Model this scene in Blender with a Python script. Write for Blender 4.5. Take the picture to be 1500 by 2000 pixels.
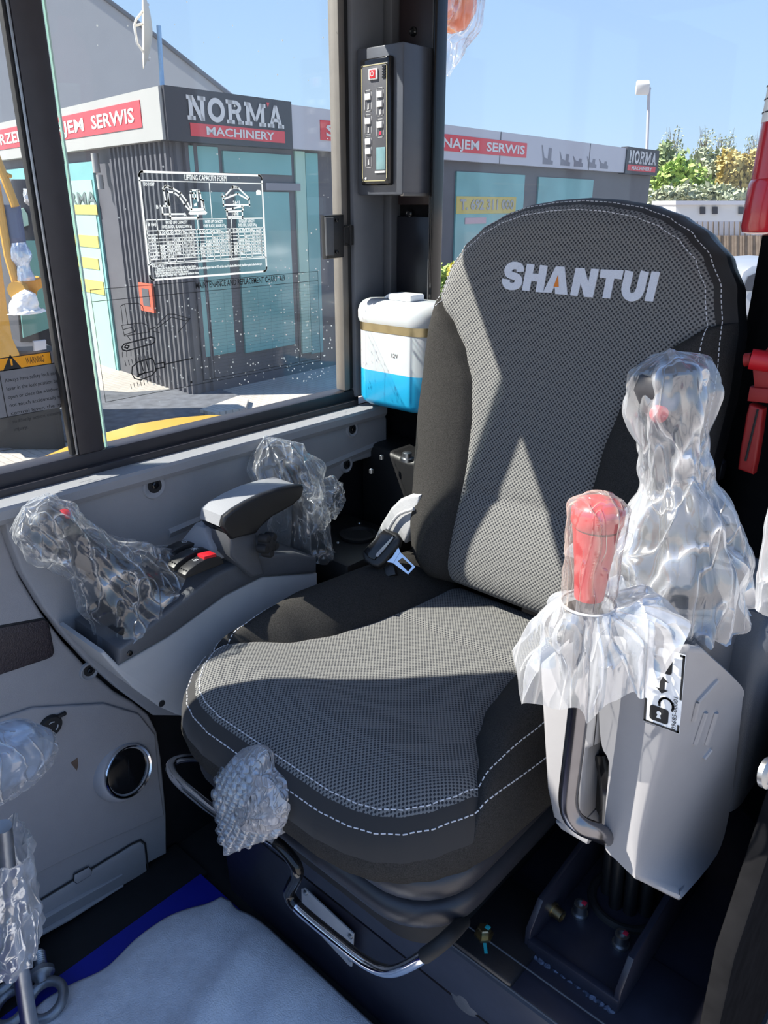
import bpy, bmesh, math, random
import numpy as np
from mathutils import Vector, Matrix, noise as mnoise

for o in list(bpy.data.objects):
    bpy.data.objects.remove(o)
scene = bpy.context.scene
COL = scene.collection

# ------------------------------------------------------------------ camera
# cab frame: X = towards the cab's open door, Y = towards the cab's rear, Z up, cab floor at Z = 0
FPX = 1500.0                      # focal length in pixels of the 1500 x 2000 frame
PITCH = math.radians(21.8)
AZ = math.radians(42.0)
CAM = Vector((0.0, 0.0, 1.15))
_h = Vector((-math.sin(AZ), math.cos(AZ), 0.0))
_r = Vector((math.cos(AZ), math.sin(AZ), 0.0))
_z = Vector((0, 0, 1))
_f = _h * math.cos(PITCH) - _z * math.sin(PITCH)
_u = _h * math.sin(PITCH) + _z * math.cos(PITCH)
cd = bpy.data.cameras.new('camera')
cd.sensor_width = 36.0
cd.lens = FPX / 2000.0 * 36.0
cd.clip_start = 0.02
cd.clip_end = 400
cam = bpy.data.objects.new('camera', cd)
COL.objects.link(cam)
R3 = Matrix((_r, _u, -_f)).transposed()
cam.matrix_world = Matrix.Translation(CAM) @ R3.to_4x4()
scene.camera = cam

# ------------------------------------------------------------------ light
SUN_DIR = Vector((-1.0, -1.07, 1.5)).normalized()      # towards the sun
SUN_E = 12.5
SKY_E = 1.12
scene.view_settings.view_transform = 'Standard'
scene.view_settings.look = 'None'
scene.view_settings.gamma = 1.0
scene.view_settings.use_curve_mapping = False
scene.view_settings.exposure = 0.0

w = bpy.data.worlds.new('sky')
scene.world = w
w.use_nodes = True
nt = w.node_tree
nt.nodes.clear()
out = nt.nodes.new('ShaderNodeOutputWorld')
bg = nt.nodes.new('ShaderNodeBackground')
bg.inputs['Strength'].default_value = SKY_E
geo = nt.nodes.new('ShaderNodeTexCoord')
sep = nt.nodes.new('ShaderNodeSeparateXYZ')
ramp = nt.nodes.new('ShaderNodeValToRGB')
el = ramp.color_ramp.elements
el[0].position = 0.0
el[0].color = (0.62, 0.80, 0.97, 1)
el[1].position = 1.0
el[1].color = (0.20, 0.38, 0.85, 1)
e = el.new(0.10)
e.color = (0.50, 0.72, 0.98, 1)
e = el.new(0.30)
e.color = (0.36, 0.57, 0.97, 1)
nt.links.new(geo.outputs['Generated'], sep.inputs[0])
nt.links.new(sep.outputs['Z'], ramp.inputs[0])
nt.links.new(ramp.outputs[0], bg.inputs['Color'])
nt.links.new(bg.outputs[0], out.inputs[0])

sd = bpy.data.lights.new('sun', 'SUN')
sd.energy = SUN_E
sd.angle = math.radians(0.53)
sd.color = (1.0, 0.95, 0.87)
sun = bpy.data.objects.new('sun', sd)
COL.objects.link(sun)
sun.location = (-3, -3, 6)
sun.rotation_euler = SUN_DIR.to_track_quat('Z', 'Y').to_euler()

# ------------------------------------------------------------------ picture -> place helpers
def ray(px, py):
    return _f * FPX + _r * (px - 750.0) - _u * (py - 1000.0)

def on(px, py, ax, v):
    """point of the axis-aligned plane (0 X, 1 Y, 2 Z) = v seen at the pixel"""
    d = ray(px, py)
    return CAM + d * ((v - CAM[ax]) / d[ax])

def onp(px, py, p0, n):
    d = ray(px, py)
    return CAM + d * ((Vector(p0) - CAM).dot(n) / d.dot(n))

def V(*a):
    return Vector(a)

# ------------------------------------------------------------------ mesh helpers
class MB:
    """collects verts / faces of one part"""
    def __init__(s):
        s.v = []
        s.f = []
        s.uv = {}
    def add(s, vs, fs):
        n = len(s.v)
        s.v.extend([Vector(p) for p in vs])
        s.f.extend([tuple(i + n for i in f) for f in fs])
        return s
    def bm(s, b):
        b.verts.index_update()
        s.add([v.co.copy() for v in b.verts], [[v.index for v in f.verts] for f in b.faces])
        b.free()
        return s
    def box(s, c, size, rot=None, r=0.0, seg=2):
        b = bmesh.new()
        bmesh.ops.create_cube(b, size=1.0)
        for v in b.verts:
            v.co = Vector((v.co.x * size[0], v.co.y * size[1], v.co.z * size[2]))
        if r > 0:
            bmesh.ops.bevel(b, geom=list(b.edges), offset=r, segments=seg, profile=0.5, affect='EDGES')
        m = Matrix.Translation(Vector(c)) @ (rot.to_4x4() if rot is not None else Matrix.Identity(4))
        bmesh.ops.transform(b, matrix=m, verts=b.verts)
        return s.bm(b)
    def span(s, a, b_, r=0.0, seg=2):
        a = Vector(a); b_ = Vector(b_)
        return s.box((a + b_) / 2, [abs(b_[i] - a[i]) for i in range(3)], None, r, seg)
    def prism(s, pts, vec, r=0.0, seg=2):
        vec = Vector(vec)
        pts = [Vector(p) for p in pts]
        n = len(pts)
        if r > 0:
            b = bmesh.new()
            lo = [b.verts.new(p) for p in pts]
            hi = [b.verts.new(p + vec) for p in pts]
            b.faces.new(lo); b.faces.new(hi[::-1])
            for i in range(n):
                j = (i + 1) % n
                b.faces.new((lo[j], lo[i], hi[i], hi[j]))
            bmesh.ops.recalc_face_normals(b, faces=b.faces)
            fs = [f for f in b.faces if len(f.verts) == n and n > 4 or f in (b.faces[:2])]
            b.faces.ensure_lookup_table()
            ed = set(b.faces[0].edges) | set(b.faces[1].edges)
            bmesh.ops.bevel(b, geom=list(ed), offset=r, segments=seg, profile=0.5, affect='EDGES', clamp_overlap=True)
            return s.bm(b)
        return s.add(pts + [p + vec for p in pts],
                     [tuple(range(n))[::-1], tuple(range(n, 2 * n))] +
                     [(i, (i + 1) % n, n + (i + 1) % n, n + i) for i in range(n)])
    def tube(s, path, rad, n=12, cap=True, squash=None):
        path = [Vector(p) for p in path]
        m = len(path)
        rs = rad if isinstance(rad, (list, tuple)) else [rad] * m
        t0 = (path[1] - path[0]).normalized()
        a = t0.orthogonal().normalized()
        rings = []
        pt = t0
        for i, p in enumerate(path):
            t = (path[min(i + 1, m - 1)] - path[max(i - 1, 0)]).normalized()
            q = pt.rotation_difference(t)
            a = (q @ a).normalized()
            a = (a - t * a.dot(t)).normalized()
            b = t.cross(a)
            pt = t
            rings.append([p + (a * math.cos(2 * math.pi * k / n) + b * math.sin(2 * math.pi * k / n)) * rs[i] for k in range(n)])
        vs = [q for rg in rings for q in rg]
        fs = [(i * n + k, i * n + (k + 1) % n, (i + 1) * n + (k + 1) % n, (i + 1) * n + k) for i in range(m - 1) for k in range(n)]
        if cap:
            fs.append(tuple(range(n))[::-1]); fs.append(tuple((m - 1) * n + k for k in range(n)))
        return s.add(vs, fs)
    def lathe(s, prof, c, axis=(0, 0, 1), n=32, a0=None):
        """prof = list of (radius, height along axis)"""
        ax = Vector(axis).normalized()
        a = Vector(a0).normalized() if a0 is not None else ax.orthogonal().normalized()
        b = ax.cross(a)
        c = Vector(c)
        vs = []; fs = []
        for (r, hh) in prof:
            for k in range(n):
                t = 2 * math.pi * k / n
                vs.append(c + ax * hh + (a * math.cos(t) + b * math.sin(t)) * max(r, 1e-5))
        m = len(prof)
        for i in range(m - 1):
            for k in range(n):
                fs.append((i * n + k, i * n + (k + 1) % n, (i + 1) * n + (k + 1) % n, (i + 1) * n + k))
        fs.append(tuple(range(n))[::-1])
        fs.append(tuple((m - 1) * n + k for k in range(n)))
        return s.add(vs, fs)
    def grid(s, fn, nu, nv, cu=False):
        """fn(i, j) -> point, i 0..nu, j 0..nv"""
        vs = []
        cols = nu if cu else nu + 1
        for j in range(nv + 1):
            for i in range(cols):
                vs.append(fn(i, j))
        fs = []
        for j in range(nv):
            for i in range(nu):
                i2 = (i + 1) % cols if cu else i + 1
                fs.append((j * cols + i, j * cols + i2, (j + 1) * cols + i2, (j + 1) * cols + i))
        return s.add(vs, fs)
    def torus(s, c, axis, R, r, n=32, m=10):
        ax = Vector(axis).normalized(); a = ax.orthogonal().normalized(); b = ax.cross(a); c = Vector(c)
        def fn(i, j):
            t = 2 * math.pi * i / n; p = 2 * math.pi * j / m
            d = a * math.cos(t) + b * math.sin(t)
            return c + d * (R + r * math.cos(p)) + ax * r * math.sin(p)
        return s.grid(fn, n, m, True)

def smooth_path(pts, k=6):
    """Catmull-Rom through the points"""
    P = [Vector(p) for p in pts]
    o = []
    for i in range(len(P) - 1):
        p0 = P[max(i - 1, 0)]; p1 = P[i]; p2 = P[i + 1]; p3 = P[min(i + 2, len(P) - 1)]
        for q in range(k):
            t = q / k
            o.append(0.5 * ((2 * p1) + (p2 - p0) * t + (2 * p0 - 5 * p1 + 4 * p2 - p3) * t * t + (3 * p1 - p0 - 3 * p2 + p3) * t ** 3))
    o.append(P[-1])
    return o

def rrect(x0, y0, x1, y1, r, k=5):
    """rounded rectangle, list of (x, y)"""
    o = []
    for cx, cy, a0 in ((x1 - r, y1 - r, 0), (x0 + r, y1 - r, 90), (x0 + r, y0 + r, 180), (x1 - r, y0 + r, 270)):
        for q in range(k + 1):
            a = math.radians(a0 + 90 * q / k)
            o.append((cx + r * math.cos(a), cy + r * math.sin(a)))
    return o

WLOC = {}
def empty(name, loc, label, cat, group=None):
    o = bpy.data.objects.new(name, None)
    o.empty_display_size = 0.05
    COL.objects.link(o)
    o.location = loc
    WLOC[o] = Vector(loc)
    o['label'] = label; o['category'] = cat
    if group: o['group'] = group
    return o

def obj(name, mb, mat, parent=None, ang=35, base=None, label=None, cat=None, kind=None, group=None, fixn=True):
    """link the collected geometry (world coordinates) as ONE mesh object"""
    if parent is not None:
        off = WLOC[parent]
    elif base is not None:
        off = Vector(base)
    else:
        xs = [p.x for p in mb.v]; ys = [p.y for p in mb.v]; zs = [p.z for p in mb.v]
        off = Vector(((min(xs) + max(xs)) / 2, (min(ys) + max(ys)) / 2, min(zs)))
    me = bpy.data.meshes.new(name)
    me.from_pydata([tuple(p - off) for p in mb.v], [], mb.f)
    if fixn:
        b = bmesh.new(); b.from_mesh(me)
        bmesh.ops.recalc_face_normals(b, faces=b.faces)
        b.to_mesh(me); b.free()
    if ang:
        me.polygons.foreach_set('use_smooth', [True] * len(me.polygons))
        me.set_sharp_from_angle(angle=math.radians(ang))
    if mat is not None:
        me.materials.append(mat)
    for k, vals in mb.uv.items():
        l = me.uv_layers.new(name=k)
        buf = np.zeros(len(me.loops) * 2)
        vi = np.zeros(len(me.loops), dtype=np.int32)
        me.loops.foreach_get('vertex_index', vi)
        arr = np.array(vals)
        l.data.foreach_set('uv', arr[vi].ravel())
    o = bpy.data.objects.new(name, me)
    COL.objects.link(o)
    WLOC[o] = off
    if parent is not None:
        o.parent = parent
    else:
        o.location = off
    if label: o['label'] = label
    if cat: o['category'] = cat
    if kind: o['kind'] = kind
    if group: o['group'] = group
    return o

def copy_tree(o, loc=None, parent=None):
    c = o.copy()
    COL.objects.link(c)
    c.parent = parent
    if loc is not None: c.location = loc
    for ch in list(o.children):
        copy_tree(ch, None, c)
    return c

def text_mb(body, o, ex, ey, size, align='LEFT', depth=0.0003, bold=0.0, shear=0.0, width=None):
    """text as a mesh lying in the plane o + ex*u + ey*v; size = height of capitals"""
    cu = bpy.data.curves.new('text', 'FONT')
    cu.body = body
    cu.size = size / 0.69
    cu.align_x = align
    cu.offset = bold
    cu.shear = shear
    cu.resolution_u = 2
    t = bpy.data.objects.new('text', cu)
    COL.objects.link(t)
    dg = bpy.context.evaluated_depsgraph_get()
    me = bpy.data.meshes.new_from_object(t.evaluated_get(dg))
    mb = MB()
    ex = Vector(ex); ey = Vector(ey); o = Vector(o)
    en = ex.cross(ey).normalized()
    vs = [v.co.copy() for v in me.vertices]
    sx = 1.0
    if width and vs:
        wd = max(v.x for v in vs) - min(v.x for v in vs)
        if wd > 0: sx = width / wd
    mb.add([o + ex * v.x * sx + ey * v.y + en * depth for v in vs], [tuple(p.vertices) for p in me.polygons])
    bpy.data.objects.remove(t); bpy.data.curves.remove(cu); bpy.data.meshes.remove(me)
    return mb

def join(*mbs):
    m = MB()
    for q in mbs: m.add(q.v, q.f)
    return m

def lines_mb(segs, o, ex, ey, wd, depth=0.0003):
    """thin printed strokes: segs = list of polylines in (u, v)"""
    m = MB()
    ex = Vector(ex); ey = Vector(ey); o = Vector(o); en = ex.cross(ey).normalized()
    for s in segs:
        for a, b in zip(s[:-1], s[1:]):
            d = Vector((b[0] - a[0], b[1] - a[1]))
            if d.length < 1e-7: continue
            d.normalize(); q = Vector((-d.y, d.x)) * wd / 2; d = d * wd / 2
            pts = [(a[0] - d.x + q.x, a[1] - d.y + q.y), (a[0] - d.x - q.x, a[1] - d.y - q.y), (b[0] + d.x - q.x, b[1] + d.y - q.y), (b[0] + d.x + q.x, b[1] + d.y + q.y)]
            m.add([o + ex * p[0] + ey * p[1] + en * depth for p in pts], [(0, 1, 2, 3)])
    return m

# ------------------------------------------------------------------ materials
def nodes_of(name):
    m = bpy.data.materials.new(name)
    m.use_nodes = True
    t = m.node_tree
    b = t.nodes['Principled BSDF']
    return m, t, b

def mat(name, col, rough=0.5, metal=0.0, var=0.06, scale=40.0, bump=0.0, bscale=200.0, spec=0.5, coat=0.0, emit=None, alpha=None, sss=0.0):
    """principled surface with procedural colour variation and fine relief"""
    m, t, b = nodes_of(name)
    tc = t.nodes.new('ShaderNodeTexCoord')
    nz = t.nodes.new('ShaderNodeTexNoise')
    nz.inputs['Scale'].default_value = scale
    nz.inputs['Detail'].default_value = 4
    t.links.new(tc.outputs['Object'], nz.inputs['Vector'])
    rp = t.nodes.new('ShaderNodeValToRGB')
    c = Vector(col)
    rp.color_ramp.elements[0].position = 0.3
    rp.color_ramp.elements[1].position = 0.7
    rp.color_ramp.elements[0].color = (*[max(0, x * (1 - var)) for x in c], 1)
    rp.color_ramp.elements[1].color = (*[min(1, x * (1 + var)) for x in c], 1)
    t.links.new(nz.outputs['Fac'], rp.inputs[0])
    t.links.new(rp.outputs[0], b.inputs['Base Color'])
    b.inputs['Roughness'].default_value = rough
    b.inputs['Metallic'].default_value = metal
    b.inputs['Specular IOR Level'].default_value = spec
    b.inputs['Coat Weight'].default_value = coat
    b.inputs['Coat Roughness'].default_value = 0.08
    if sss:
        b.inputs['Subsurface Weight'].default_value = sss
        b.inputs['Subsurface Scale'].default_value = 0.01
    if emit:
        b.inputs['Emission Color'].default_value = (*emit[:3], 1)
        b.inputs['Emission Strength'].default_value = emit[3]
    if bump > 0:
        n2 = t.nodes.new('ShaderNodeTexNoise')
        n2.inputs['Scale'].default_value = bscale
        n2.inputs['Detail'].default_value = 3
        bp = t.nodes.new('ShaderNodeBump')
        bp.inputs['Strength'].default_value = bump
        bp.inputs['Distance'].default_value = 0.002
        t.links.new(tc.outputs['Object'], n2.inputs['Vector'])
        t.links.new(n2.outputs['Fac'], bp.inputs['Height'])
        t.links.new(bp.outputs[0], b.inputs['Normal'])
    return m

def math_node(t, op, a, b=None, c=None):
    n = t.nodes.new('ShaderNodeMath'); n.operation = op
    for i, x in enumerate((a, b, c)):
        if x is None: continue
        if isinstance(x, (int, float)): n.inputs[i].default_value = x
        else: t.links.new(x, n.inputs[i])
    return n.outputs[0]

def weave_mat(name, dark, light, pu, pv, edge=None, thr=0.0, soft=0.25, band=(0.036, 0.034, 0.033)):
    """two-tone woven seat cloth, laid out in the cloth's own metric UV; outside the seam (edge UV) plain black cloth"""
    m, t, b = nodes_of(name)
    uv = t.nodes.new('ShaderNodeUVMap'); uv.uv_map = 'cloth'
    sp = t.nodes.new('ShaderNodeSeparateXYZ'); t.links.new(uv.outputs[0], sp.inputs[0])
    su = math_node(t, 'SINE', math_node(t, 'MULTIPLY', sp.outputs[0], 2 * math.pi / pu))
    sv = math_node(t, 'SINE', math_node(t, 'MULTIPLY', sp.outputs[1], 2 * math.pi / pv))
    pr = math_node(t, 'MULTIPLY', su, sv)
    mr = t.nodes.new('ShaderNodeMapRange')
    t.links.new(pr, mr.inputs[0])
    mr.inputs[1].default_value = thr - soft; mr.inputs[2].default_value = thr + soft
    nz = t.nodes.new('ShaderNodeTexNoise'); nz.inputs['Scale'].default_value = 900
    t.links.new(uv.outputs[0], nz.inputs['Vector'])
    fac = math_node(t, 'MULTIPLY', mr.outputs[0], math_node(t, 'ADD', 0.65, math_node(t, 'MULTIPLY', nz.outputs['Fac'], 0.7)))
    if edge is not None:
        u2 = t.nodes.new('ShaderNodeUVMap'); u2.uv_map = 'edge'
        s2 = t.nodes.new('ShaderNodeSeparateXYZ'); t.links.new(u2.outputs[0], s2.inputs[0])
        mask = math_node(t, 'GREATER_THAN', s2.outputs[0], edge)
    else:
        mask = 1.0
    mx = t.nodes.new('ShaderNodeMix'); mx.data_type = 'RGBA'
    t.links.new(fac, mx.inputs['Factor'])
    mx.inputs['A'].default_value = (*dark, 1); mx.inputs['B'].default_value = (*light, 1)
    mb_ = t.nodes.new('ShaderNodeMix'); mb_.data_type = 'RGBA'
    if edge is not None: t.links.new(mask, mb_.inputs['Factor'])
    else: mb_.inputs['Factor'].default_value = 1.0
    mb_.inputs['A'].default_value = (*band, 1); t.links.new(mx.outputs['Result'], mb_.inputs['B'])
    t.links.new(mb_.outputs['Result'], b.inputs['Base Color'])
    b.inputs['Roughness'].default_value = 0.85
    b.inputs['Sheen Weight'].default_value = 0.15
    b.inputs['Specular IOR Level'].default_value = 0.25
    bp = t.nodes.new('ShaderNodeBump'); bp.inputs['Strength'].default_value = 0.5; bp.inputs['Distance'].default_value = 0.0008
    t.links.new(math_node(t, 'MULTIPLY', pr, mask), bp.inputs['Height']); t.links.new(bp.outputs[0], b.inputs['Normal'])
    return m

def schlick(t, f0=0.04, normal=None):
    """view-independent-of-side Fresnel term of a thin sheet"""
    g = t.nodes.new('ShaderNodeNewGeometry')
    d = t.nodes.new('ShaderNodeVectorMath'); d.operation = 'DOT_PRODUCT'
    t.links.new(g.outputs['Incoming'], d.inputs[0])
    t.links.new(normal if normal is not None else g.outputs['Normal'], d.inputs[1])
    c = math_node(t, 'ABSOLUTE', d.outputs['Value'])
    p = math_node(t, 'POWER', math_node(t, 'SUBTRACT', 1.0, c), 5.0)
    return math_node(t, 'MULTIPLY_ADD', p, 1.0 - f0, f0)

def print_mat(name, col):
    """ink on clear film: shines through when the sun stands behind it"""
    m = bpy.data.materials.new(name); m.use_nodes = True
    t = m.node_tree; t.nodes.clear()
    o = t.nodes.new('ShaderNodeOutputMaterial')
    tc = t.nodes.new('ShaderNodeTexCoord'); nz = t.nodes.new('ShaderNodeTexNoise'); nz.inputs['Scale'].default_value = 300
    t.links.new(tc.outputs['Object'], nz.inputs['Vector'])
    df = t.nodes.new('ShaderNodeBsdfDiffuse'); df.inputs[0].default_value = (*col, 1)
    tl = t.nodes.new('ShaderNodeBsdfTranslucent'); tl.inputs[0].default_value = (*col, 1)
    mx = t.nodes.new('ShaderNodeMixShader')
    t.links.new(math_node(t, 'MULTIPLY_ADD', nz.outputs['Fac'], 0.1, 0.45), mx.inputs[0])
    t.links.new(df.outputs[0], mx.inputs[1]); t.links.new(tl.outputs[0], mx.inputs[2]); t.links.new(mx.outputs[0], o.inputs[0])
    return m

def glass_mat(name, tint, refl=0.06, haze=0.0, rough=0.0):
    """thin sheet glass: lets light through, mirrors a little, optional dust haze"""
    m = bpy.data.materials.new(name); m.use_nodes = True
    t = m.node_tree; t.nodes.clear()
    o = t.nodes.new('ShaderNodeOutputMaterial')
    tr = t.nodes.new('ShaderNodeBsdfTransparent'); tr.inputs[0].default_value = (*tint, 1)
    gl = t.nodes.new('ShaderNodeBsdfGlossy'); gl.inputs['Roughness'].default_value = rough
    mx = t.nodes.new('ShaderNodeMixShader')
    f = schlick(t, refl)
    t.links.new(f, mx.inputs[0]); t.links.new(tr.outputs[0], mx.inputs[1]); t.links.new(gl.outputs[0], mx.inputs[2])
    last = mx.outputs[0]
    if haze > 0:
        tc = t.nodes.new('ShaderNodeTexCoord')
        nz = t.nodes.new('ShaderNodeTexNoise'); nz.inputs['Scale'].default_value = 6; nz.inputs['Detail'].default_value = 6
        t.links.new(tc.outputs['Object'], nz.inputs['Vector'])
        df = t.nodes.new('ShaderNodeBsdfDiffuse'); df.inputs[0].default_value = (0.8, 0.8, 0.8, 1)
        m2 = t.nodes.new('ShaderNodeMixShader')
        t.links.new(math_node(t, 'MULTIPLY', nz.outputs['Fac'], haze * 2), m2.inputs[0])
        t.links.new(last, m2.inputs[1]); t.links.new(df.outputs[0], m2.inputs[2]); last = m2.outputs[0]
    t.links.new(last, o.inputs[0])
    return m

def film_mat(name, base=0.10, wr=0.4, tint=(0.96, 0.98, 1.0), white=(0.92, 0.94, 0.97), scale=30.0, gloss=0.5, rough=0.12):
    """crumpled clear polythene: mostly clear, whiter on its creases and grazing sides, glossy"""
    m = bpy.data.materials.new(name); m.use_nodes = True
    t = m.node_tree; t.nodes.clear()
    o = t.nodes.new('ShaderNodeOutputMaterial')
    tc = t.nodes.new('ShaderNodeTexCoord')
    def ridges(sc, rot, pw):
        mp = t.nodes.new('ShaderNodeMapping'); mp.inputs['Scale'].default_value = (1.0, 1.0, 0.30); mp.inputs['Rotation'].default_value = rot
        t.links.new(tc.outputs['Object'], mp.inputs[0])
        n = t.nodes.new('ShaderNodeTexNoise'); n.inputs['Scale'].default_value = sc; n.inputs['Detail'].default_value = 0.6; n.inputs['Distortion'].default_value = 0.5
        t.links.new(mp.outputs[0], n.inputs['Vector'])
        a = math_node(t, 'ABSOLUTE', math_node(t, 'SUBTRACT', n.outputs['Fac'], 0.5))
        a = math_node(t, 'SUBTRACT', 1.0, math_node(t, 'MINIMUM', math_node(t, 'MULTIPLY', a, 11.0), 1.0))
        return math_node(t, 'POWER', a, pw), n.outputs['Fac']
    r1, n1 = ridges(scale, (0.3, 0.2, 0.0), 4.0)
    r2, n2 = ridges(scale * 1.9, (-0.5, 0.6, 0.4), 5.0)
    rid = math_node(t, 'ADD', r1, math_node(t, 'MULTIPLY', r2, 0.6))
    bp = t.nodes.new('ShaderNodeBump'); bp.inputs['Strength'].default_value = 0.8; bp.inputs['Distance'].default_value = 0.012
    t.links.new(math_node(t, 'ADD', math_node(t, 'MULTIPLY', rid, 0.25), math_node(t, 'ADD', n1, math_node(t, 'MULTIPLY', n2, 0.5))), bp.inputs['Height'])
    frs = schlick(t, 0.05, bp.outputs[0])
    df = t.nodes.new('ShaderNodeBsdfDiffuse'); df.inputs[0].default_value = (*white, 1); t.links.new(bp.outputs[0], df.inputs['Normal'])
    tl = t.nodes.new('ShaderNodeBsdfTranslucent'); tl.inputs[0].default_value = (*white, 1); t.links.new(bp.outputs[0], tl.inputs['Normal'])
    gl = t.nodes.new('ShaderNodeBsdfGlossy'); gl.inputs['Roughness'].default_value = rough; t.links.new(bp.outputs[0], gl.inputs['Normal'])
    m1 = t.nodes.new('ShaderNodeMixShader'); m1.inputs[0].default_value = 0.45
    t.links.new(df.outputs[0], m1.inputs[1]); t.links.new(tl.outputs[0], m1.inputs[2])
    m2 = t.nodes.new('ShaderNodeMixShader'); m2.inputs[0].default_value = gloss
    t.links.new(m1.outputs[0], m2.inputs[1]); t.links.new(gl.outputs[0], m2.inputs[2])
    tr = t.nodes.new('ShaderNodeBsdfTransparent'); tr.inputs[0].default_value = (*tint, 1)
    f = math_node(t, 'ADD', math_node(t, 'ADD', base, math_node(t, 'MULTIPLY', rid, wr)), math_node(t, 'MULTIPLY', frs, 0.85))
    f = math_node(t, 'MINIMUM', f, 0.92)
    m3 = t.nodes.new('ShaderNodeMixShader')
    t.links.new(f, m3.inputs[0]); t.links.new(tr.outputs[0], m3.inputs[1]); t.links.new(m2.outputs[0], m3.inputs[2])
    t.links.new(m3.outputs[0], o.inputs[0])
    return m

M = {}
M['black_paint'] = mat('black_paint', (0.012, 0.012, 0.014), 0.35, var=0.15, bump=0.08)
M['frame_black'] = mat('frame_black', (0.030, 0.027, 0.031), 0.45, var=0.1, bump=0.05)
M['steel_blue_black'] = mat('steel_blue_black', (0.022, 0.023, 0.036), 0.32, var=0.12, bump=0.1, bscale=60)
M['rubber'] = mat('rubber', (0.010, 0.010, 0.011), 0.7, var=0.2, bump=0.1)
M['grey_panel'] = mat('grey_panel', (0.27, 0.275, 0.29), 0.55, var=0.02, bump=0.25, bscale=900)
M['grey_lower'] = mat('grey_lower', (0.31, 0.305, 0.315), 0.5, var=0.025, bump=0.2, bscale=900)
M['grey_dark'] = mat('grey_dark', (0.085, 0.089, 0.098), 0.42, var=0.03, bump=0.25, bscale=900)
M['grey_console'] = mat('grey_console', (0.42, 0.425, 0.43), 0.45, var=0.02, bump=0.1, bscale=900)
M['white_console'] = mat('white_console', (0.30, 0.295, 0.30), 0.38, var=0.02, bump=0.05, bscale=700)
M['black_plastic'] = mat('black_plastic', (0.012, 0.012, 0.013), 0.42, var=0.1, bump=0.15, bscale=900)
M['matte_black'] = mat('matte_black', (0.011, 0.011, 0.012), 0.9, var=0.15, spec=0.0)
M['gloss_black'] = mat('gloss_black', (0.008, 0.008, 0.009), 0.12, var=0.1)
M['seat_pan'] = mat('seat_pan', (0.034, 0.034, 0.040), 0.36, var=0.08, bump=0.12, bscale=900)
M['cloth_black'] = mat('cloth_black', (0.038, 0.036, 0.034), 0.95, var=0.35, scale=700, bump=0.4, bscale=1200, spec=0.1)
M['chrome'] = mat('chrome', (0.75, 0.75, 0.76), 0.12, 1.0, var=0.03)
M['zinc'] = mat('zinc', (0.42, 0.43, 0.44), 0.38, 1.0, var=0.12, bump=0.15, bscale=90)
M['steel_rod'] = mat('steel_rod', (0.22, 0.22, 0.24), 0.22, 1.0, var=0.08)
M['cast_zinc'] = mat('cast_zinc', (0.30, 0.31, 0.33), 0.45, 0.8, var=0.2, bump=0.3, bscale=120)
M['brass'] = mat('brass', (0.45, 0.36, 0.20), 0.35, 1.0, var=0.12)
M['red_plastic'] = mat('red_plastic', (0.52, 0.012, 0.02), 0.35, var=0.05)
M['red_paint'] = mat('red_paint', (0.52, 0.006, 0.018), 0.22, var=0.03, coat=0.5)
M['white_plastic'] = mat('white_plastic', (0.82, 0.83, 0.84), 0.35, var=0.01, sss=0.0)
M['white_print'] = mat('white_print', (0.85, 0.87, 0.88), 0.6, var=0.02)
M['black_print'] = mat('black_print', (0.015, 0.015, 0.016), 0.6, var=0.05)
M['white_ink'] = print_mat('white_ink', (0.9, 0.92, 0.92))
M['white_thread'] = mat('white_thread', (0.62, 0.62, 0.64), 0.8, var=0.05)
M['logo_thread'] = mat('logo_thread', (0.70, 0.72, 0.78), 0.85, var=0.05, scale=600, bump=0.4, bscale=900)
M['orange_thread'] = mat('orange_thread', (0.75, 0.22, 0.03), 0.8, var=0.05)
M['strap_grey'] = mat('strap_grey', (0.40, 0.40, 0.41), 0.6, var=0.04, bump=0.2, bscale=300)
M['glass_side'] = glass_mat('glass_side', (0.975, 0.99, 0.985), 0.025, 0.022)
M['glass_rear'] = glass_mat('glass_rear', (0.975, 0.985, 0.99), 0.025, 0.012)
M['film'] = film_mat('film', 0.11, 0.42, scale=17, gloss=.55, rough=.12)
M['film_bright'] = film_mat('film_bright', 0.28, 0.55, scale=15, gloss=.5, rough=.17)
M['film_milky'] = film_mat('film_milky', 0.44, 0.28, scale=13)
M['cloth_back'] = weave_mat('cloth_back', (0.030, 0.031, 0.036), (0.205, 0.20, 0.19), 0.0066, 0.0066, edge=0.017, thr=-0.22)
M['cloth_seat'] = weave_mat('cloth_seat', (0.026, 0.027, 0.032), (0.200, 0.196, 0.185), 0.0056, 0.0066, edge=0.022, thr=-0.15)
# ------------------------------------------------------------------ the cab shell
XW, XP, XG = -1.055, -1.02, -1.072
YR = 1.22

m = MB().span((-1.10, -0.25, -0.03), (-0.10, 1.28, 0.0))
floor = obj('floor', m, M['rubber'], kind='structure', base=(-0.6, 0.5, 0))

m = MB().span((-1.10, -0.25, 0.0), (XW - 0.006, 1.28, 0.775))
wall_right = obj('wall_right', m, M['black_paint'], kind='structure', base=(-1.08, 0.5, 0))

# upper side trim
seam = [(2, 985), (18, 1050), (45, 1120), (85, 1187), (130, 1247), (180, 1301), (235, 1350), (300, 1398)]
poly = [(-160, 1012), (-160, 1004), (700, 810), (738, 801), (750, 806), (756, 818), (756, 880), (735, 890), (692, 903), (664, 935), (645, 985), (600, 1080), (430, 1400)]
poly = [on(x, y, 0, XP) for x, y in poly] + [on(x, y, 0, XP) for x, y in seam[::-1]]
for q in poly: q.z = min(q.z, .770)
m = MB().prism(poly, (-0.034, 0, 0), r=0.004, seg=3)
obj('upper_panel', m, M['grey_panel'], wall_right, ang=40)
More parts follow.
